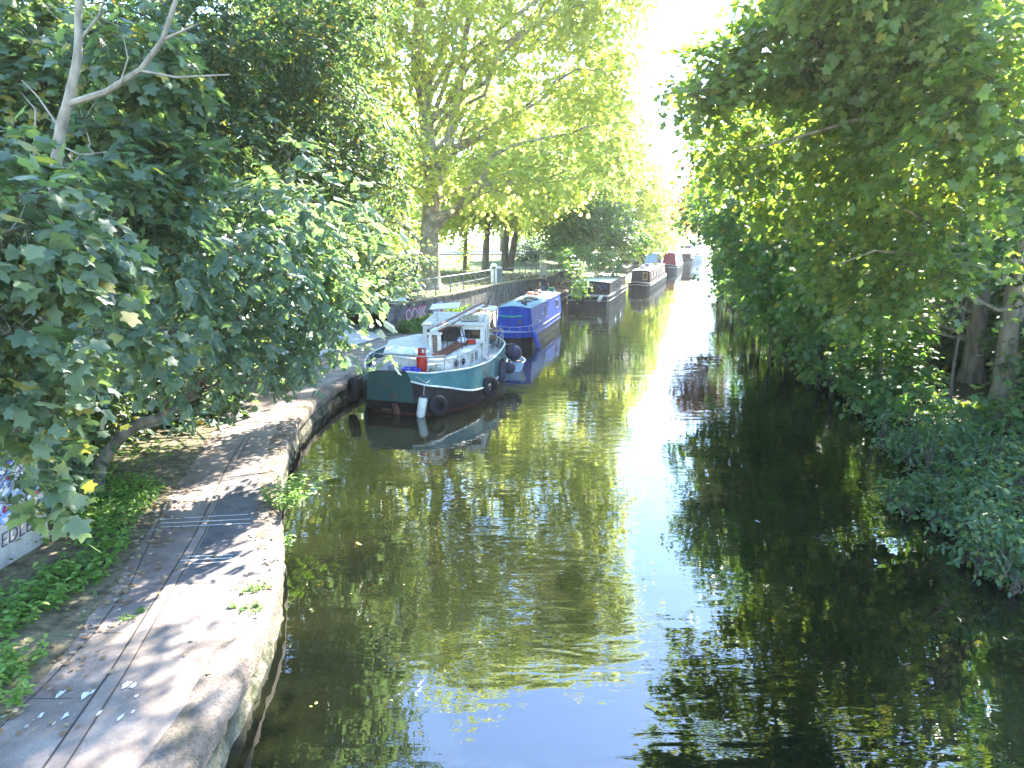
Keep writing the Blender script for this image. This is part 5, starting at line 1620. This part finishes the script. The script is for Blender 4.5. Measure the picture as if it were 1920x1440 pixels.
# --- left bank backdrop trees
tree('sycamore_tree', 'leafy tree filling the gap behind the ash and the near maple', [(-13.5, 20, 1.6), (-13.3, 20, 6), (-13, 20.4, 12)], .28,
     [L_(150, 330, 22, 2.6), L_(330, 480, 23, 2.3), L_(80, 560, 19, 2.2), L_(220, 720, 18, 1.9), L_(40, 760, 15, 1.6), L_(180, 150, 23, 2.5), L_(360, 700, 19, 1.5), L_(120, 830, 14.5, 1.1), L_(20, 250, 20, 2.2), L_(420, 590, 21, 1.6), L_(330, 820, 17.5, .9)],
     L_DARK, T_LOBED, .24, 2.0, 14, BARK, per=8, twigs=3, limb_r=.07)
tree('maple_tree', 'sunlit maple in the park left of the big plane tree', [(-17.5, 43, 2.1), (-17.2, 43, 7), (-16.5, 43, 13), (-16, 43, 18)], .3,
     [L_(560, 330, 41, 3.6), L_(670, 150, 44, 3.8), L_(470, 150, 42, 3.8), L_(670, 420, 42, 2.2), L_(590, 500, 41, 1.9), L_(720, 300, 44, 2.4), L_(330, 250, 40, 3.8), L_(560, 20, 44, 4), L_(730, 440, 44, 1.5), L_(690, 510, 42, 1.0)],
     L_PLANE, T_LOBED, .32, 1.4, 15, BARK, per=8, twigs=3, limb_r=.09)
tree('elder_tree', 'dense dark tree at the far left behind the graffiti wall', [(-12, 12.5, 1.2), (-12, 12.6, 4), (-11.6, 13, 8)], .18,
     [L_(-60, 600, 12, 1.6), L_(60, 820, 12, 1.0), L_(150, 700, 14.5, 1.2), L_(-20, 860, 9.8, .7), L_(-80, 300, 13, 2.0), L_(20, 130, 16, 1.5)],
     L_DARK, T_OVAL, .18, 2.2, 16, BARK, per=8, twigs=4, limb_r=.05)

# --- the big plane tree in the park
PLANE_L = [((-9.5, 44, 12), (3.6, 3.4, 3.2)), ((-6, 42.5, 17), (4.2, 4, 3.6)), ((-1.6, 44, 13.4), (2.8, 2.6, 2.4)), ((.4, 45.5, 16.5), (2.4, 2.4, 2.0)), ((-2.8, 43, 17.6), (2.6, 2.4, 2.2)), ((4.2, 44.5, 15.4), (2.6, 2.6, 2.6)), ((5.0, 44, 12.2), (2.6, 2.6, 2.4)), ((5.6, 43.6, 19.8), (2.8, 3, 2.6)), ((3.6, 44, 20), (2.6, 3, 2.8)), ((6.3, 43.8, 22.2), (2.5, 2.6, 3.2)),  # high right-hand lobes, above the view, added to shade the boats
           ((-2.5, 43, 21.5), (4.4, 4, 3.5)), ((3.2, 45.5, 23.8), (3.0, 3, 2.6)), ((-8.5, 45, 22), (3.6, 3.4, 3.2)), ((-.5, 41, 8.3), (2.6, 2.2, 1.5)), ((3.2, 42, 9.2), (2.5, 2.2, 1.7)), ((-5.2, 42, 9.6), (2.0, 2, 1.5)),
           ((-9.3, 42, 7.6), (2.2, 2, 1.6)), ((-3.5, 46, 26), (4.2, 4, 2.6)), ((5.6, 46, 15.5), (2.4, 2.4, 2.6)), ((-12, 44, 17), (3.4, 3.4, 3.2)), ((2.4, 46, 18.6), (2.6, 2.6, 2.4)), ((2.6, 47, 26), (2.6, 2.6, 2))]
tree('plane_tree', 'huge sunlit plane tree with a thick forked trunk behind the park railing',
     [(-5.3, 44.2, 2.0), (-5.25, 44.2, 5), (-5.0, 44.2, 8.2), (-5.2, 44.2, 12), (-5.6, 44.2, 17), (-5.0, 44.3, 22)], .7,
     PLANE_L, L_PLANE, T_LOBED, .3, 1.0, 17, BARK_PLANE, per=8, clump=.82, twigs=5, limb_r=.2,
     extra=[([(-5.0, 44.2, 7.8), (-4.0, 44, 10.5), (-3.2, 44, 14), (-2.6, 44, 18)], .42, .16), ([(-5.1, 44.2, 5.5), (-3.6, 43.4, 7.0), (-1.6, 42.8, 8.4), (.4, 42.4, 9.4)], .22, .09)])

# --- park trees beyond
park = [('dark trunked tree with a bare straight trunk beyond the railing', (-2.4, 61.8, 2.05), .36, [((-2.4, 61.5, 10.5), (4.6, 4, 3.2)), ((-5.5, 60, 8.4), (3, 3, 2)), ((.8, 60, 8.8), (3, 3, 2)), ((-2, 62, 15), (4.2, 4, 3.4))]),
        ('leaning twin trunked tree beyond the white litter bin', (-.75, 68, 2.05), .42, [((-1, 67, 11), (4.4, 4, 3.2)), ((2.4, 66, 9), (3.2, 3, 2.2)), ((-4.5, 68, 9.6), (3, 3, 2.2)), ((0, 68, 16), (4.4, 4, 3.6))]),
        ('ivy clad thin tree between the plane tree and the straight trunk', (-4.7, 69, 2.05), .22, [((-4.7, 69, 9), (3, 3, 2.6)), ((-4.7, 68.8, 3.3), (.6, .6, 1.3)), ((-7, 70, 7.6), (2.4, 2.4, 1.8))]),
        ('tree by the gate post whose foliage droops over the black barge', (5.3, 76, 1.8), .3, [((4.6, 74, 7.4), (3.2, 3, 2.4)), ((7.6, 72, 6.4), (2.8, 2.6, 2.2)), ((3.0, 75, 10.5), (3.6, 3.4, 3)), ((8.5, 73, 9.5), (3, 3, 2.4))])]
for k, (lab, base, r, lobes) in enumerate(park):
    b = np.array(base)
    top = (base[0] + .6, base[1], lobes[-1][0][2])
    ex = []
    if k == 1: ex = [([(base[0] + .5, base[1], 2.0), (base[0] + 1.0, base[1], 5.0), (base[0] + 1.9, base[1], 8.5)], .36, .2)]
    tree('park_tree', lab, [base, (base[0] + .1, base[1], 4.5), (base[0] + .35, base[1], 7.5), top], r, lobes, L_PLANE if k != 3 else L_MID, T_LOBED, .34, 1.5, 30 + k, BARK, per=8, twigs=3, group='trees in the park', limb_r=.1, extra=ex)

tree('plane_tree', 'tall pale tree leaning out over the canal beyond the black barge', [(5.6, 70.5, 1.3), (6.0, 70, 6), (7.0, 68.5, 11), (7.6, 67, 16)], .4,
     [((8.2, 66, 14), (3.0, 2.8, 2.4)), ((9.8, 65.5, 10.8), (2.3, 2.2, 1.8)), ((7.2, 67, 18), (3, 3, 2.6)), ((10.8, 65, 13.4), (1.6, 1.6, 1.5)), ((9.6, 66, 17), (2, 2, 1.8)), ((6.6, 66.5, 10.2), (2.2, 2, 1.6)), ((8.4, 67, 21), (2, 2, 1.8))],
     L_PLANE, T_LOBED, .34, 1.3, 36, BARK, per=8, twigs=3, group='trees in the park', limb_r=.1)
# trees between the wall and the canal, drooping over the barges
tree('alder_tree', 'bushy tree leaning over the canal above the black barge', [(5.4, 64.6, 1.5), (5.6, 64.2, 4), (6.2, 63, 7), (6.8, 62.5, 9.5)], .2,
     [((5.6, 62, 6.0), (1.9, 1.9, 1.3)), ((7.6, 60.5, 5.2), (1.9, 1.8, 1.2)), ((6.6, 61, 7.8), (2.2, 2, 1.7)), ((9.4, 60.5, 4.6), (1.5, 1.5, 1.0)), ((5.0, 57.5, 3.9), (1.0, 1.1, .7)), ((8.3, 58.5, 3.4), (.9, .9, .7)), ((4.2, 61, 5.2), (1.5, 1.4, 1.0)), ((9.6, 62.5, 6.6), (1.6, 1.6, 1.3)), ((7.2, 57, 3.6), (1.0, .9, .6)), ((10.8, 61, 5.3), (1.0, 1, .8))],
     L_MID, T_LOBED, .26, 1.4, 40, BARK, per=8, twigs=4, limb_r=.06)
sprig = tree('willow_sapling', 'leafy sprig hanging from a thin bough in front of the black barge', [(2.9, 50.0, .6), (3.1, 50.0, 2.4), (3.7, 50.2, 3.6), (4.6, 50.3, 3.9)], .035,
             [((4.6, 50.2, 3.2), (.45, .4, .5)), ((4.9, 50.2, 2.4), (.55, .5, .5)), ((5.1, 50.1, 1.7), (.45, .4, .4)), ((4.0, 50.2, 3.7), (.4, .4, .3))], L_MID, T_LOBED, .2, 1.3, 41, TWIG, per=6, twigs=3, limb_r=.012)

# canalside trees further off on the left: one tree copied along the bank
gen_l = [((0, 0, 8), (3.6, 3.4, 3)), ((-2.6, -1, 5.6), (2.4, 2.4, 1.8)), ((2.5, -1.2, 5.2), (2.5, 2.4, 1.7)), ((.5, 0, 12), (3.2, 3, 2.8)), ((-2.6, 1, 9.6), (2.6, 2.6, 2.2)), ((2.9, .6, 9.2), (2.4, 2.4, 2)), ((0, 0, 15.4), (2.2, 2.2, 2)), ((1.2, -2.6, 3.6), (1.8, 1.6, 1.2))]


def generic(name, label, loc, lm, size, cover, seed, group):
    lobes = [((c[0] + loc[0], c[1] + loc[1], c[2] + loc[2]), r) for c, r in gen_l]
    return tree(name, label, [loc, (loc[0], loc[1], loc[2] + 4), (loc[0] + .3, loc[1], loc[2] + 9), (loc[0], loc[1], loc[2] + 15)], .32, lobes, lm, T_LOBED, size, cover, seed, BARK, per=8, twigs=3, group=group, limb_r=.1)


GL = 'canalside trees along the left bank'
a0 = generic('bank_tree', 'rounded tree on the left bank behind the maroon narrowboat', (13.0, 84, 1.3), L_PLANE, .42, 1.5, 50, GL)
spots = [(20.3, 108, 1.05, 1, 'broad tree on the left bank behind the red fronted boat'), (24.3, 127, .85, 2.2, 'lower tree on the left bank beside the light blue cruiser'), (29.3, 150, 1.0, 3.9, 'pale tree on the left bank behind the cruisers'),
         (6, 98, 1.25, .6, 'tall tree set back in the park beyond the gate post'), (-12, 95, 1.2, 4.4, 'tall tree deep in the park left of the ivy clad trunk'), (14, 125, 1.3, 5.2, 'tall pale tree deep in the park behind the left bank'),
         (39, 180, 1.1, 1.7, 'distant tree on the left bank past the moored row'), (52, 225, 1.25, 2.9, 'most distant tree closing the left bank'), (-24, 78, 1.3, 2.4, 'tall tree in the park hidden behind the plane tree'), (-2, 140, 1.3, .2, 'tree across the park drive behind the straight trunk'), (-30, 120, 1.4, 1.2, 'tree across the park drive behind the plane tree trunk'), (25, 165, 1.4, 4.0, 'tall distant tree behind the cruisers in the park')]
for x, y, s, rz, lab in spots:
    c = copy_tree(a0)
    c.location = (x, y, 1.2 if x > 10 else 2.0); c.scale = (s, s, s * .95); c.rotation_euler = (0, 0, rz)
    c['label'] = lab

# shrubs in the park
for k, (px, py, y, lab) in enumerate([(985, 478, 90, 'rounded dark shrub on the park lawn right of the twin trunks'), (1027, 474, 98, 'dark shrub on the lawn left of the person in the blue cap'), (1065, 470, 92, 'dark shrub on the lawn behind the gate post')]):
    c = far(px, py, y)
    bush('shrub', lab, [((c[0], c[1], 3.2), (1.6, 1.4, 1.3)), ((c[0] + 1, c[1], 2.8), (1.0, 1, .9))], L_DARK, T_FAR, .3, 2.4, 60 + k, 'shrub', 'shrubs on the park lawn', floor=2.1)

# --- right bank -----------------------------------------------------------------------
tree('maple_tree', 'large maple on the right bank with a thick pale trunk and boughs over the water',
     [(14.2, 19.2, .85), (14.05, 19.2, 3.5), (14.0, 19.0, 6.0), (13.6, 18.7, 9), (13, 18, 13)], .28,
     [L_(1345, 150, 15.5, .8), L_(1275, 180, 15, .24), L_(1310, 185, 15, .3), L_(1240, 178, 14.8, .16), L_(1445, 95, 15.5, .9), L_(1400, 250, 17, 1.0), L_(1530, 60, 15, 1.3), L_(1560, 220, 16, 1.4), L_(1680, 110, 14.5, 1.4), L_(1800, 60, 13, 1.3), L_(1740, 260, 14.5, 1.3),
      L_(1880, 180, 12, 1.1), L_(1640, 370, 17, 1.2), L_(1480, 330, 18, 1.2), L_(1780, 400, 15.5, .9), L_(1880, 330, 12.5, .8), L_(1700, 500, 16.5, .8), L_(1560, 470, 19, 1.2), L_(1340, 320, 19, .6), L_(1600, -40, 15, 1.5), L_(1760, 520, 15.5, .5), L_(1915, 470, 13, .3), L_(1915, 600, 14, .22), L_(1640, 570, 17, .8), L_(1350, 110, 15.3, .45), L_(1400, 60, 15.5, .4),
      L_(1750, -80, 14, 1.6), L_(1520, -60, 15.5, 1.1), ((6.0, 13.0, 10.6), (1.8, 1.4, 1.0))],
     L_SUNNY, T_MAPLE, .19, 1.35, 70, BARK_TAN, per=7, twigs=4, droop=.4, limb_r=.07, limb_start=.8, twiggy=True,
     extra=[([far(1385, 282, 15.2), far(1440, 272, 15.0), far(1520, 250, 14.7), far(1610, 224, 14.3), far(1700, 238, 14.2), far(1790, 262, 14.3), far(1880, 300, 15.5)], .014, .07),
            ([far(1655, 372, 14.6), far(1700, 395, 14.8), far(1745, 420, 15.2), far(1800, 440, 16)], .012, .04),
            ([far(1470, 62, 14.2), far(1560, 28, 13.8), far(1660, 12, 13.6), far(1800, 30, 13.8)], .012, .045),
            ([far(1560, 500, 16), far(1640, 470, 15.6), far(1730, 480, 16), far(1830, 450, 17.5)], .012, .05)])
tree('sycamore_tree', 'shaded tree with a dark mottled trunk just left of the pale maple trunk',
     [(14.7, 21.4, .9), (14.6, 21.4, 4), (14.3, 21.4, 8), (14.2, 21.5, 12)], .3,
     [L_(1550, 560, 22, 1.2), L_(1630, 600, 22, .9), L_(1480, 420, 24, 1.6), L_(1700, 600, 23, .8), L_(1420, 470, 28, 1.6), L_(1620, 480, 22, 1.4), L_(1500, 540, 26, 1.4), L_(1380, 380, 27, 1.2), L_(1560, 300, 23, 1.8), L_(1720, 350, 21, 1.6), L_(1880, 420, 20, 1.4), L_(1850, 230, 19, 1.6), L_(1650, 200, 22, 2)],
     L_MID, T_LOBED, .2, 1.7, 71, BARK, per=8, twigs=4, limb_r=.06, limb_start=.8)
tree('maple_tree', 'slender maple at the right bank with its boughs sweeping down to the water', [(17.0, 31, .9), (16.8, 31, 4), (16.3, 31, 9), (16, 31, 14)], .26,
     [L_(1420, 500, 33, 1.7), L_(1402, 425, 35, 1.5), L_(1470, 560, 30, 1.3), L_(1340, 390, 36, 1.4), L_(1430, 330, 33, 2.2), L_(1530, 600, 27, 1.0), L_(1370, 270, 33, 1.5), L_(1470, 200, 31, 2.4), L_(1600, 640, 25, .8), L_(1560, 420, 30, 2.3)],
     L_MID, T_LOBED, .24, 1.9, 72, BARK, per=8, twigs=3, limb_r=.07)
tree('sapling', 'thin bare stemmed sapling left of the two big trunks on the right bank', [(12.3, 18.6, .7), (12.25, 18.6, 2.2), (12.35, 18.6, 4.2), (12.1, 18.5, 6)], .05, [((12.2, 18.5, 5.6), (.9, .9, .6)), ((11.6, 18.2, 5.0), (.6, .6, .4))], L_MID, T_LOBED, .17, 1.6, 73, TWIG, per=6, twigs=3, limb_r=.014)

a1 = generic('bank_tree', 'full tree on the right bank beyond the slender maple', (22.5, 46, 1.0), L_MID, .36, 1.7, 80, 'canalside trees along the right bank')
spots = [(27.5, 58, .95, .8, 'full tree on the right bank, third beyond the slender maple'), (31, 74, 1.0, 2.0, 'tree on the right bank where the foliage dips to the water'), (37.5, 92, 1.05, 3.3, 'tree on the right bank across from the maroon narrowboat'),
         (44, 115, 1.1, 4.5, 'tree on the right bank across from the red fronted boat'), (53, 145, 1.1, 5.5, 'distant tree on the right bank opposite the cruisers'), (63, 180, 1.15, .3, 'distant tree on the right bank past the cruisers'),
         (76, 225, 1.3, 1.3, 'most distant tree on the right bank'), (33, 46, 1.1, 2.7, 'tall tree behind the first row on the right bank'), (27, 27, .8, 3.6, 'tree behind the dark mottled trunk'), (19.5, 21.5, .95, 5.0, 'tree deep behind the pale maple trunk'), (22.5, 34, .9, 2.2, 'tree behind the slender maple on the right bank'), (42, 64, 1.2, 4.1, 'tall tree behind the third tree of the right bank'), (50, 92, 1.5, 3.0, 'tall tree behind the dipping foliage on the right bank'), (88, 262, 1.5, 2.0, 'tree at the end of the canal')]
for x, y, s, rz, lab in spots:
    c = copy_tree(a1)
    c.location = (x, y, 1.1); c.scale = (s, s, s * (.95 if y > 30 else .9)); c.rotation_euler = (0, 0, rz)
    c['label'] = lab
tree('hornbeam', 'rust tinged tree on the right bank standing against the bright sky', [(22.0, 66, .8), (22, 66, 5), (21.6, 66, 11)], .22, [L_(1325, 385, 62, 2.2), L_(1318, 330, 62, 1.6), L_(1352, 415, 60, 1.5), L_(1350, 340, 63, 2.0)], L_RUST, T_LOBED, .34, 1.7, 85, BARK, per=8, twigs=3, limb_r=.06)

# bushes hanging over the water on the right
RB = [('broad leafy bush below the pale maple trunk, overhanging the water', [L_(1760, 820, 16, .6), L_(1830, 830, 15.3, .6), L_(1720, 830, 16.2, .5), L_(1790, 860, 15, .7), L_(1890, 860, 14.5, .65), L_(1690, 800, 17.5, .5)], L_BUSH),
      ('dark bush with drooping sprays reaching farthest over the water', [L_(1720, 940, 13.2, .5), L_(1790, 950, 12.8, .6), L_(1690, 930, 13.6, .26), L_(1860, 920, 12.4, .7), L_(1830, 1000, 12, .42)], L_BUSH),
      ('bush at the right edge of the picture trailing in the water', [L_(1880, 1060, 10.6, .5), L_(1840, 1050, 11, .32), L_(1920, 1000, 10.5, .6), L_(1910, 1100, 10, .34)], L_BUSH),
      ('bush on the right bank in front of the dark mottled trunk', [L_(1840, 790, 17.2, .7), L_(1910, 800, 16.8, .7), L_(1730, 760, 18.6, .5)], L_MID),
      ('low shrubbery at the waterline below the slender maple', [L_(1560, 670, 25, 1.0), L_(1620, 690, 23, .9), L_(1500, 610, 29, 1.1), L_(1660, 740, 21, .8), L_(1590, 640, 26, 1.0), L_(1690, 690, 21.5, .9)], L_MID),
      ('low shrubbery at the waterline farther along the right bank', [L_(1440, 545, 38, 1.3), L_(1400, 525, 46, 1.5), L_(1392, 503, 55, 1.7), L_(1388, 490, 68, 1.9), L_(1480, 580, 33, 1.2), L_(1376, 480, 84, 1.8)], L_MID)]
for k, (lab, lobes, lm) in enumerate(RB):
    rg = random.Random(300 + k)
    lobes = lobes + [((c[0] - r * rg.uniform(.6, 1.35), c[1] - r * rg.uniform(.2, 1.0), max(.25, c[2] + r * rg.uniform(-.5, 1.0))), r * rg.uniform(.16, .34)) for c, r in lobes for _ in range(3)]
    bush('bush', lab, lobes, lm, T_OVAL if k < 3 else T_LOBED, .14 if k < 3 else .2, 2.0, 90 + k, 'bush', 'bushes along the right bank', per=8, floor=.06, droop=.5)
bush('hedge', 'dark undergrowth behind the trunks on the right bank', [((16.5, 18, 2.2), (2.2, 3, 1.8)), ((18, 24, 2.6), (2.5, 4, 2.4)), ((15.5, 26.5, 2.2), (2, 3, 1.8)), ((15, 14, 1.8), (2, 3, 1.6)), ((20, 34, 2.5), (2.5, 5, 2.4)), ((13.2, 9.5, 1.6), (2, 3, 1.5))], L_DARK, T_LOBED, .24, 2.0, 99, 'hedge', None, floor=.5)
bush('hedge', 'dark undergrowth along the left bank between the ash and the ramp', [((-11, 19, 1.9), (1.6, 3.5, 1.3)), ((-11.5, 25, 2.1), (1.8, 3, 1.5)), ((-10.5, 14.5, 1.7), (1.4, 2, 1.2)), ((-10.2, 22.5, 1.2), (.9, 2, .7)), ((-9.6, 17.5, 1.2), (.8, 1.6, .6))], L_DARK, T_OVAL, .17, 2.0, 98, 'hedge', None, floor=.7)
# ------------------------------------------------------------------ plants at the path and loose leaves
def nettle(label, c, h, n, seed, name='nettle_plant', lm=None, tm=None, size=.09, spread=.35, group=None, cat='plant', lean=(0, 0)):
    rng = np.random.default_rng(seed)
    root = thing(name, label, cat, c, 0, group)
    mb = MB()
    P, Y, Z = [], [], []
    for k in range(n):
        a = rng.uniform(0, 6.28); d = spread * math.sqrt(rng.random())
        hh = h * rng.uniform(.55, 1.05)
        b = np.array([d * math.cos(a) * .5, d * math.sin(a) * .5, 0]); t = np.array([d * math.cos(a) * 1.2 + lean[0] * hh, d * math.sin(a) * 1.2 + lean[1] * hh, hh])
        q = curve_pts(b, t, 4, rng=rng, jit=.01)
        mb.tube(q, [.006, .005, .004, .003, .002], 4)
        lv = int(4 + hh * 9)
        for i in range(lv):
            f = .25 + .75 * (i + .5) / lv
            p = b + (t - b) * f
            for s in (0, math.pi):
                an = i * 1.57 + s + rng.normal() * .3
                P.append(p); Y.append((math.cos(an), math.sin(an), -.1 + rng.normal() * .15)); Z.append((rng.normal() * .2, rng.normal() * .2, 1))
    mb.build('stems', mat_stem, root)
    V, F = place_leaves(tm or T_OVAL, np.array(P), np.array(Y, float), np.array(Z, float), size * rng.uniform(.6, 1.2, len(P)))
    o = bpy.data.objects.new('foliage', mesh_np('foliage', V, F, lm or L_NETTLE)); COL.objects.link(o); o.parent = root
    return root


mat_stem = mat('green_stem', [(.08, .13, .03), (.12, .16, .05)], 6, .7)
NG = 'nettles on the verge by the graffiti wall'
for k, (px, py, h, n, lab) in enumerate([(20, 1190, .5, 16, 'bright nettle clump at the left edge below the graffiti wall'), (75, 1150, .42, 14, 'bright nettle clump against the foot of the graffiti wall'), (25, 1270, .42, 14, 'bright nettle clump nearest the bridge on the left verge'),
                                         (110, 1090, .35, 12, 'nettle clump at the right end of the graffiti wall'), (-20, 1330, .35, 10, 'nettle clump at the bottom left corner')]):
    nettle(lab, at(px, py, .64), h, n, 200 + k, group=NG, size=.12)
nettle('leafy bush growing out of the canal wall over the water', (-4.3, 12.0, .5), .55, 34, 210, 'wall_shrub', L_NETTLE, T_OVAL, .1, .55, None, 'bush', (.45, 0))
nettle('small weed tuft growing from the canal wall near the waterline', (-3.85, 10.6, .35), .25, 7, 211, 'weed', L_NETTLE, T_OVAL, .07, .14, 'weeds on the path edge', 'weed', (.5, 0))
for k, (px, py, lab) in enumerate([(455, 1108, 'flat weed on the coping beside the dark asphalt, left one'), (492, 1105, 'flat weed on the coping edge beside the dark asphalt, right one'), (488, 1140, 'flat weed on the coping nearer the bridge'), (448, 1142, 'small weed on the path below the dark asphalt'), (248, 1155, 'tiny weed in the slab joint in mid path')]):
    nettle(lab, at(px, py, .59), .07, 7, 220 + k, 'weed', L_NETTLE, T_OVAL, .05, .15, 'weeds on the path edge', 'weed')


def scatter(name, pts, lm, tm, size, seed, up=1.0, tilt=.2, ydrop=0.0):
    rng = np.random.default_rng(seed)
    n = len(pts)
    a = rng.uniform(0, 6.28, n)
    yd = np.stack([np.cos(a), np.sin(a), rng.normal(size=n) * tilt + ydrop], 1)
    zd = np.stack([rng.normal(size=n) * tilt, rng.normal(size=n) * tilt, np.full(n, up)], 1)
    V, F = place_leaves(tm, np.array(pts), yd, zd, size * rng.uniform(.5, 1.3, n))
    o = bpy.data.objects.new(name, mesh_np(name, V, F, lm)); COL.objects.link(o)
    o['kind'] = 'stuff'
    return o


rng = np.random.default_rng(77)


def inner_x(y): return float(np.interp(y, [p[1] for p in INNER], [p[0] for p in INNER]))
def bank_x(y): return float(np.interp(y, [p[1] for p in BANK], [p[0] for p in BANK]))
def wall_x(y): return float(np.interp(y, [p[1] for p in WALLP], [p[0] for p in WALLP]))


# ground cover on the near verge
pts = []
for _ in range(15000):
    y = rng.uniform(4, 24) if rng.random() < .4 else rng.uniform(5, 13)
    d = rng.uniform(.12, 3.2) if rng.random() < .4 else rng.uniform(.15, 1.9)
    if math.sin(y * 2.1 + d * 3) + math.sin(y * .8 - d * 2) + rng.normal() * .5 < -.35 + (d < .35) * .8: continue
    x = inner_x(y) - d
    if x > -7.5 or y > 10.7: pts.append((x, y, .64 + .06 * d + abs(rng.normal()) * .1))
scatter('ground_cover', pts, L_NETTLE, T_OVAL, .1, 1, 1, .35)
# greenery at the foot of the retaining wall
pts = []
for _ in range(4200):
    y = rng.uniform(34.3, 43)
    d = abs(rng.normal()) * .55
    if d > 1.5: continue
    pts.append((wall_x(y) + .03 + d, y - d * .2, .62 + max(0, .62 - d * .55) * rng.random()))
scatter('weeds', pts, GRASS, T_OVAL, .17, 2, .6, .6, .5)
# fallen leaves
pts = []
for _ in range(1700):
    y = rng.uniform(3, 30)
    w = inner_x(y) - bank_x(y)
    t = 1 - abs(rng.normal()) * .16
    if rng.random() < .07: t = rng.random()
    x = bank_x(y) + w * t
    if rng.random() < .3: x = inner_x(y) - rng.random() * .5
    pts.append((x, y, .617 + .012 * rng.random() + (.03 if x < inner_x(y) else 0)))
scatter('fallen_leaves', pts, L_DEAD, T_MAPLE, .06, 3, 1, .12)
pts = []
for _ in range(420):
    y = rng.uniform(9, 30)
    pts.append((bank_x(y) - abs(rng.normal()) * .22 - .03, y, .63))
scatter('fallen_leaves', pts, L_DEAD, T_MAPLE, .05, 6, 1, .12)
pts = []
for _ in range(6000):
    y = rng.uniform(36, 72); x = wall_x(y) - abs(rng.normal()) * 7 - .4
    pts.append((x, y, 2.13 - .5 * max(0, min(1, (y - 50) / 30)) * (x > wall_x(y) - 4)))
scatter('fallen_leaves', pts, L_DEAD, T_FAR, .2, 4, 1, .15)
pts = []
for _ in range(2600):
    y = rng.uniform(42, 72); x = wall_x(y) + rng.random() * 2.4
    pts.append((x, y, .68))
scatter('fallen_leaves', pts, L_DEAD, T_FAR, .16, 5, 1, .15)
# leaves and specks on the water
pts = []
for _ in range(36):
    y = rng.uniform(6, 30); x = bank_x(y) + .2 + abs(rng.normal()) * 4.5
    pts.append((x, y, .006))
scatter('floating_leaves', pts, L_FLOAT, T_LOBED, .035, 7, 1, .02)
for k, (px, py, s, lab) in enumerate([(1222, 1330, .13, 'yellow green leaf floating in mid canal near the bridge'), (670, 1020, .08, 'yellow leaf floating off the towpath edge'), (1420, 978, .06, 'white scrap floating in the dark reflections on the right')]):
    c = at(px, py, .01)
    V, F = place_leaves(T_LOBED, np.array([[0, 0, 0], [.02, .03, 0.0]]), np.array([[1, .2, 0], [-.7, .4, 0.]]), np.array([[0, .1, 1], [0, 0, 1.]]), np.array([s, s * .9]))
    o = bpy.data.objects.new('floating_leaf', mesh_np('floating_leaf', V, F, L_FLOAT if k < 2 else LINEP)); COL.objects.link(o); o.location = c
    tag(o, lab, 'leaf', 'leaves floating on the canal')
print('leaves', LEAVES[0])
# ------------------------------------------------------------------ air
mh, nt, out = new_mat('sunlit_air')
pv = nt.nodes.new('ShaderNodeVolumePrincipled')
pv.inputs['Color'].default_value = (0.95, 0.97, 1.0, 1)
pv.inputs['Density'].default_value = 0.0003
pv.inputs['Anisotropy'].default_value = 0.55
nt.links.new(pv.outputs[0], out.inputs['Volume'])
mb = MB(); mb.box((20, 330, 20.5), (1400, 900, 46))
hz = mb.build('haze', mh); hz['kind'] = 'stuff'
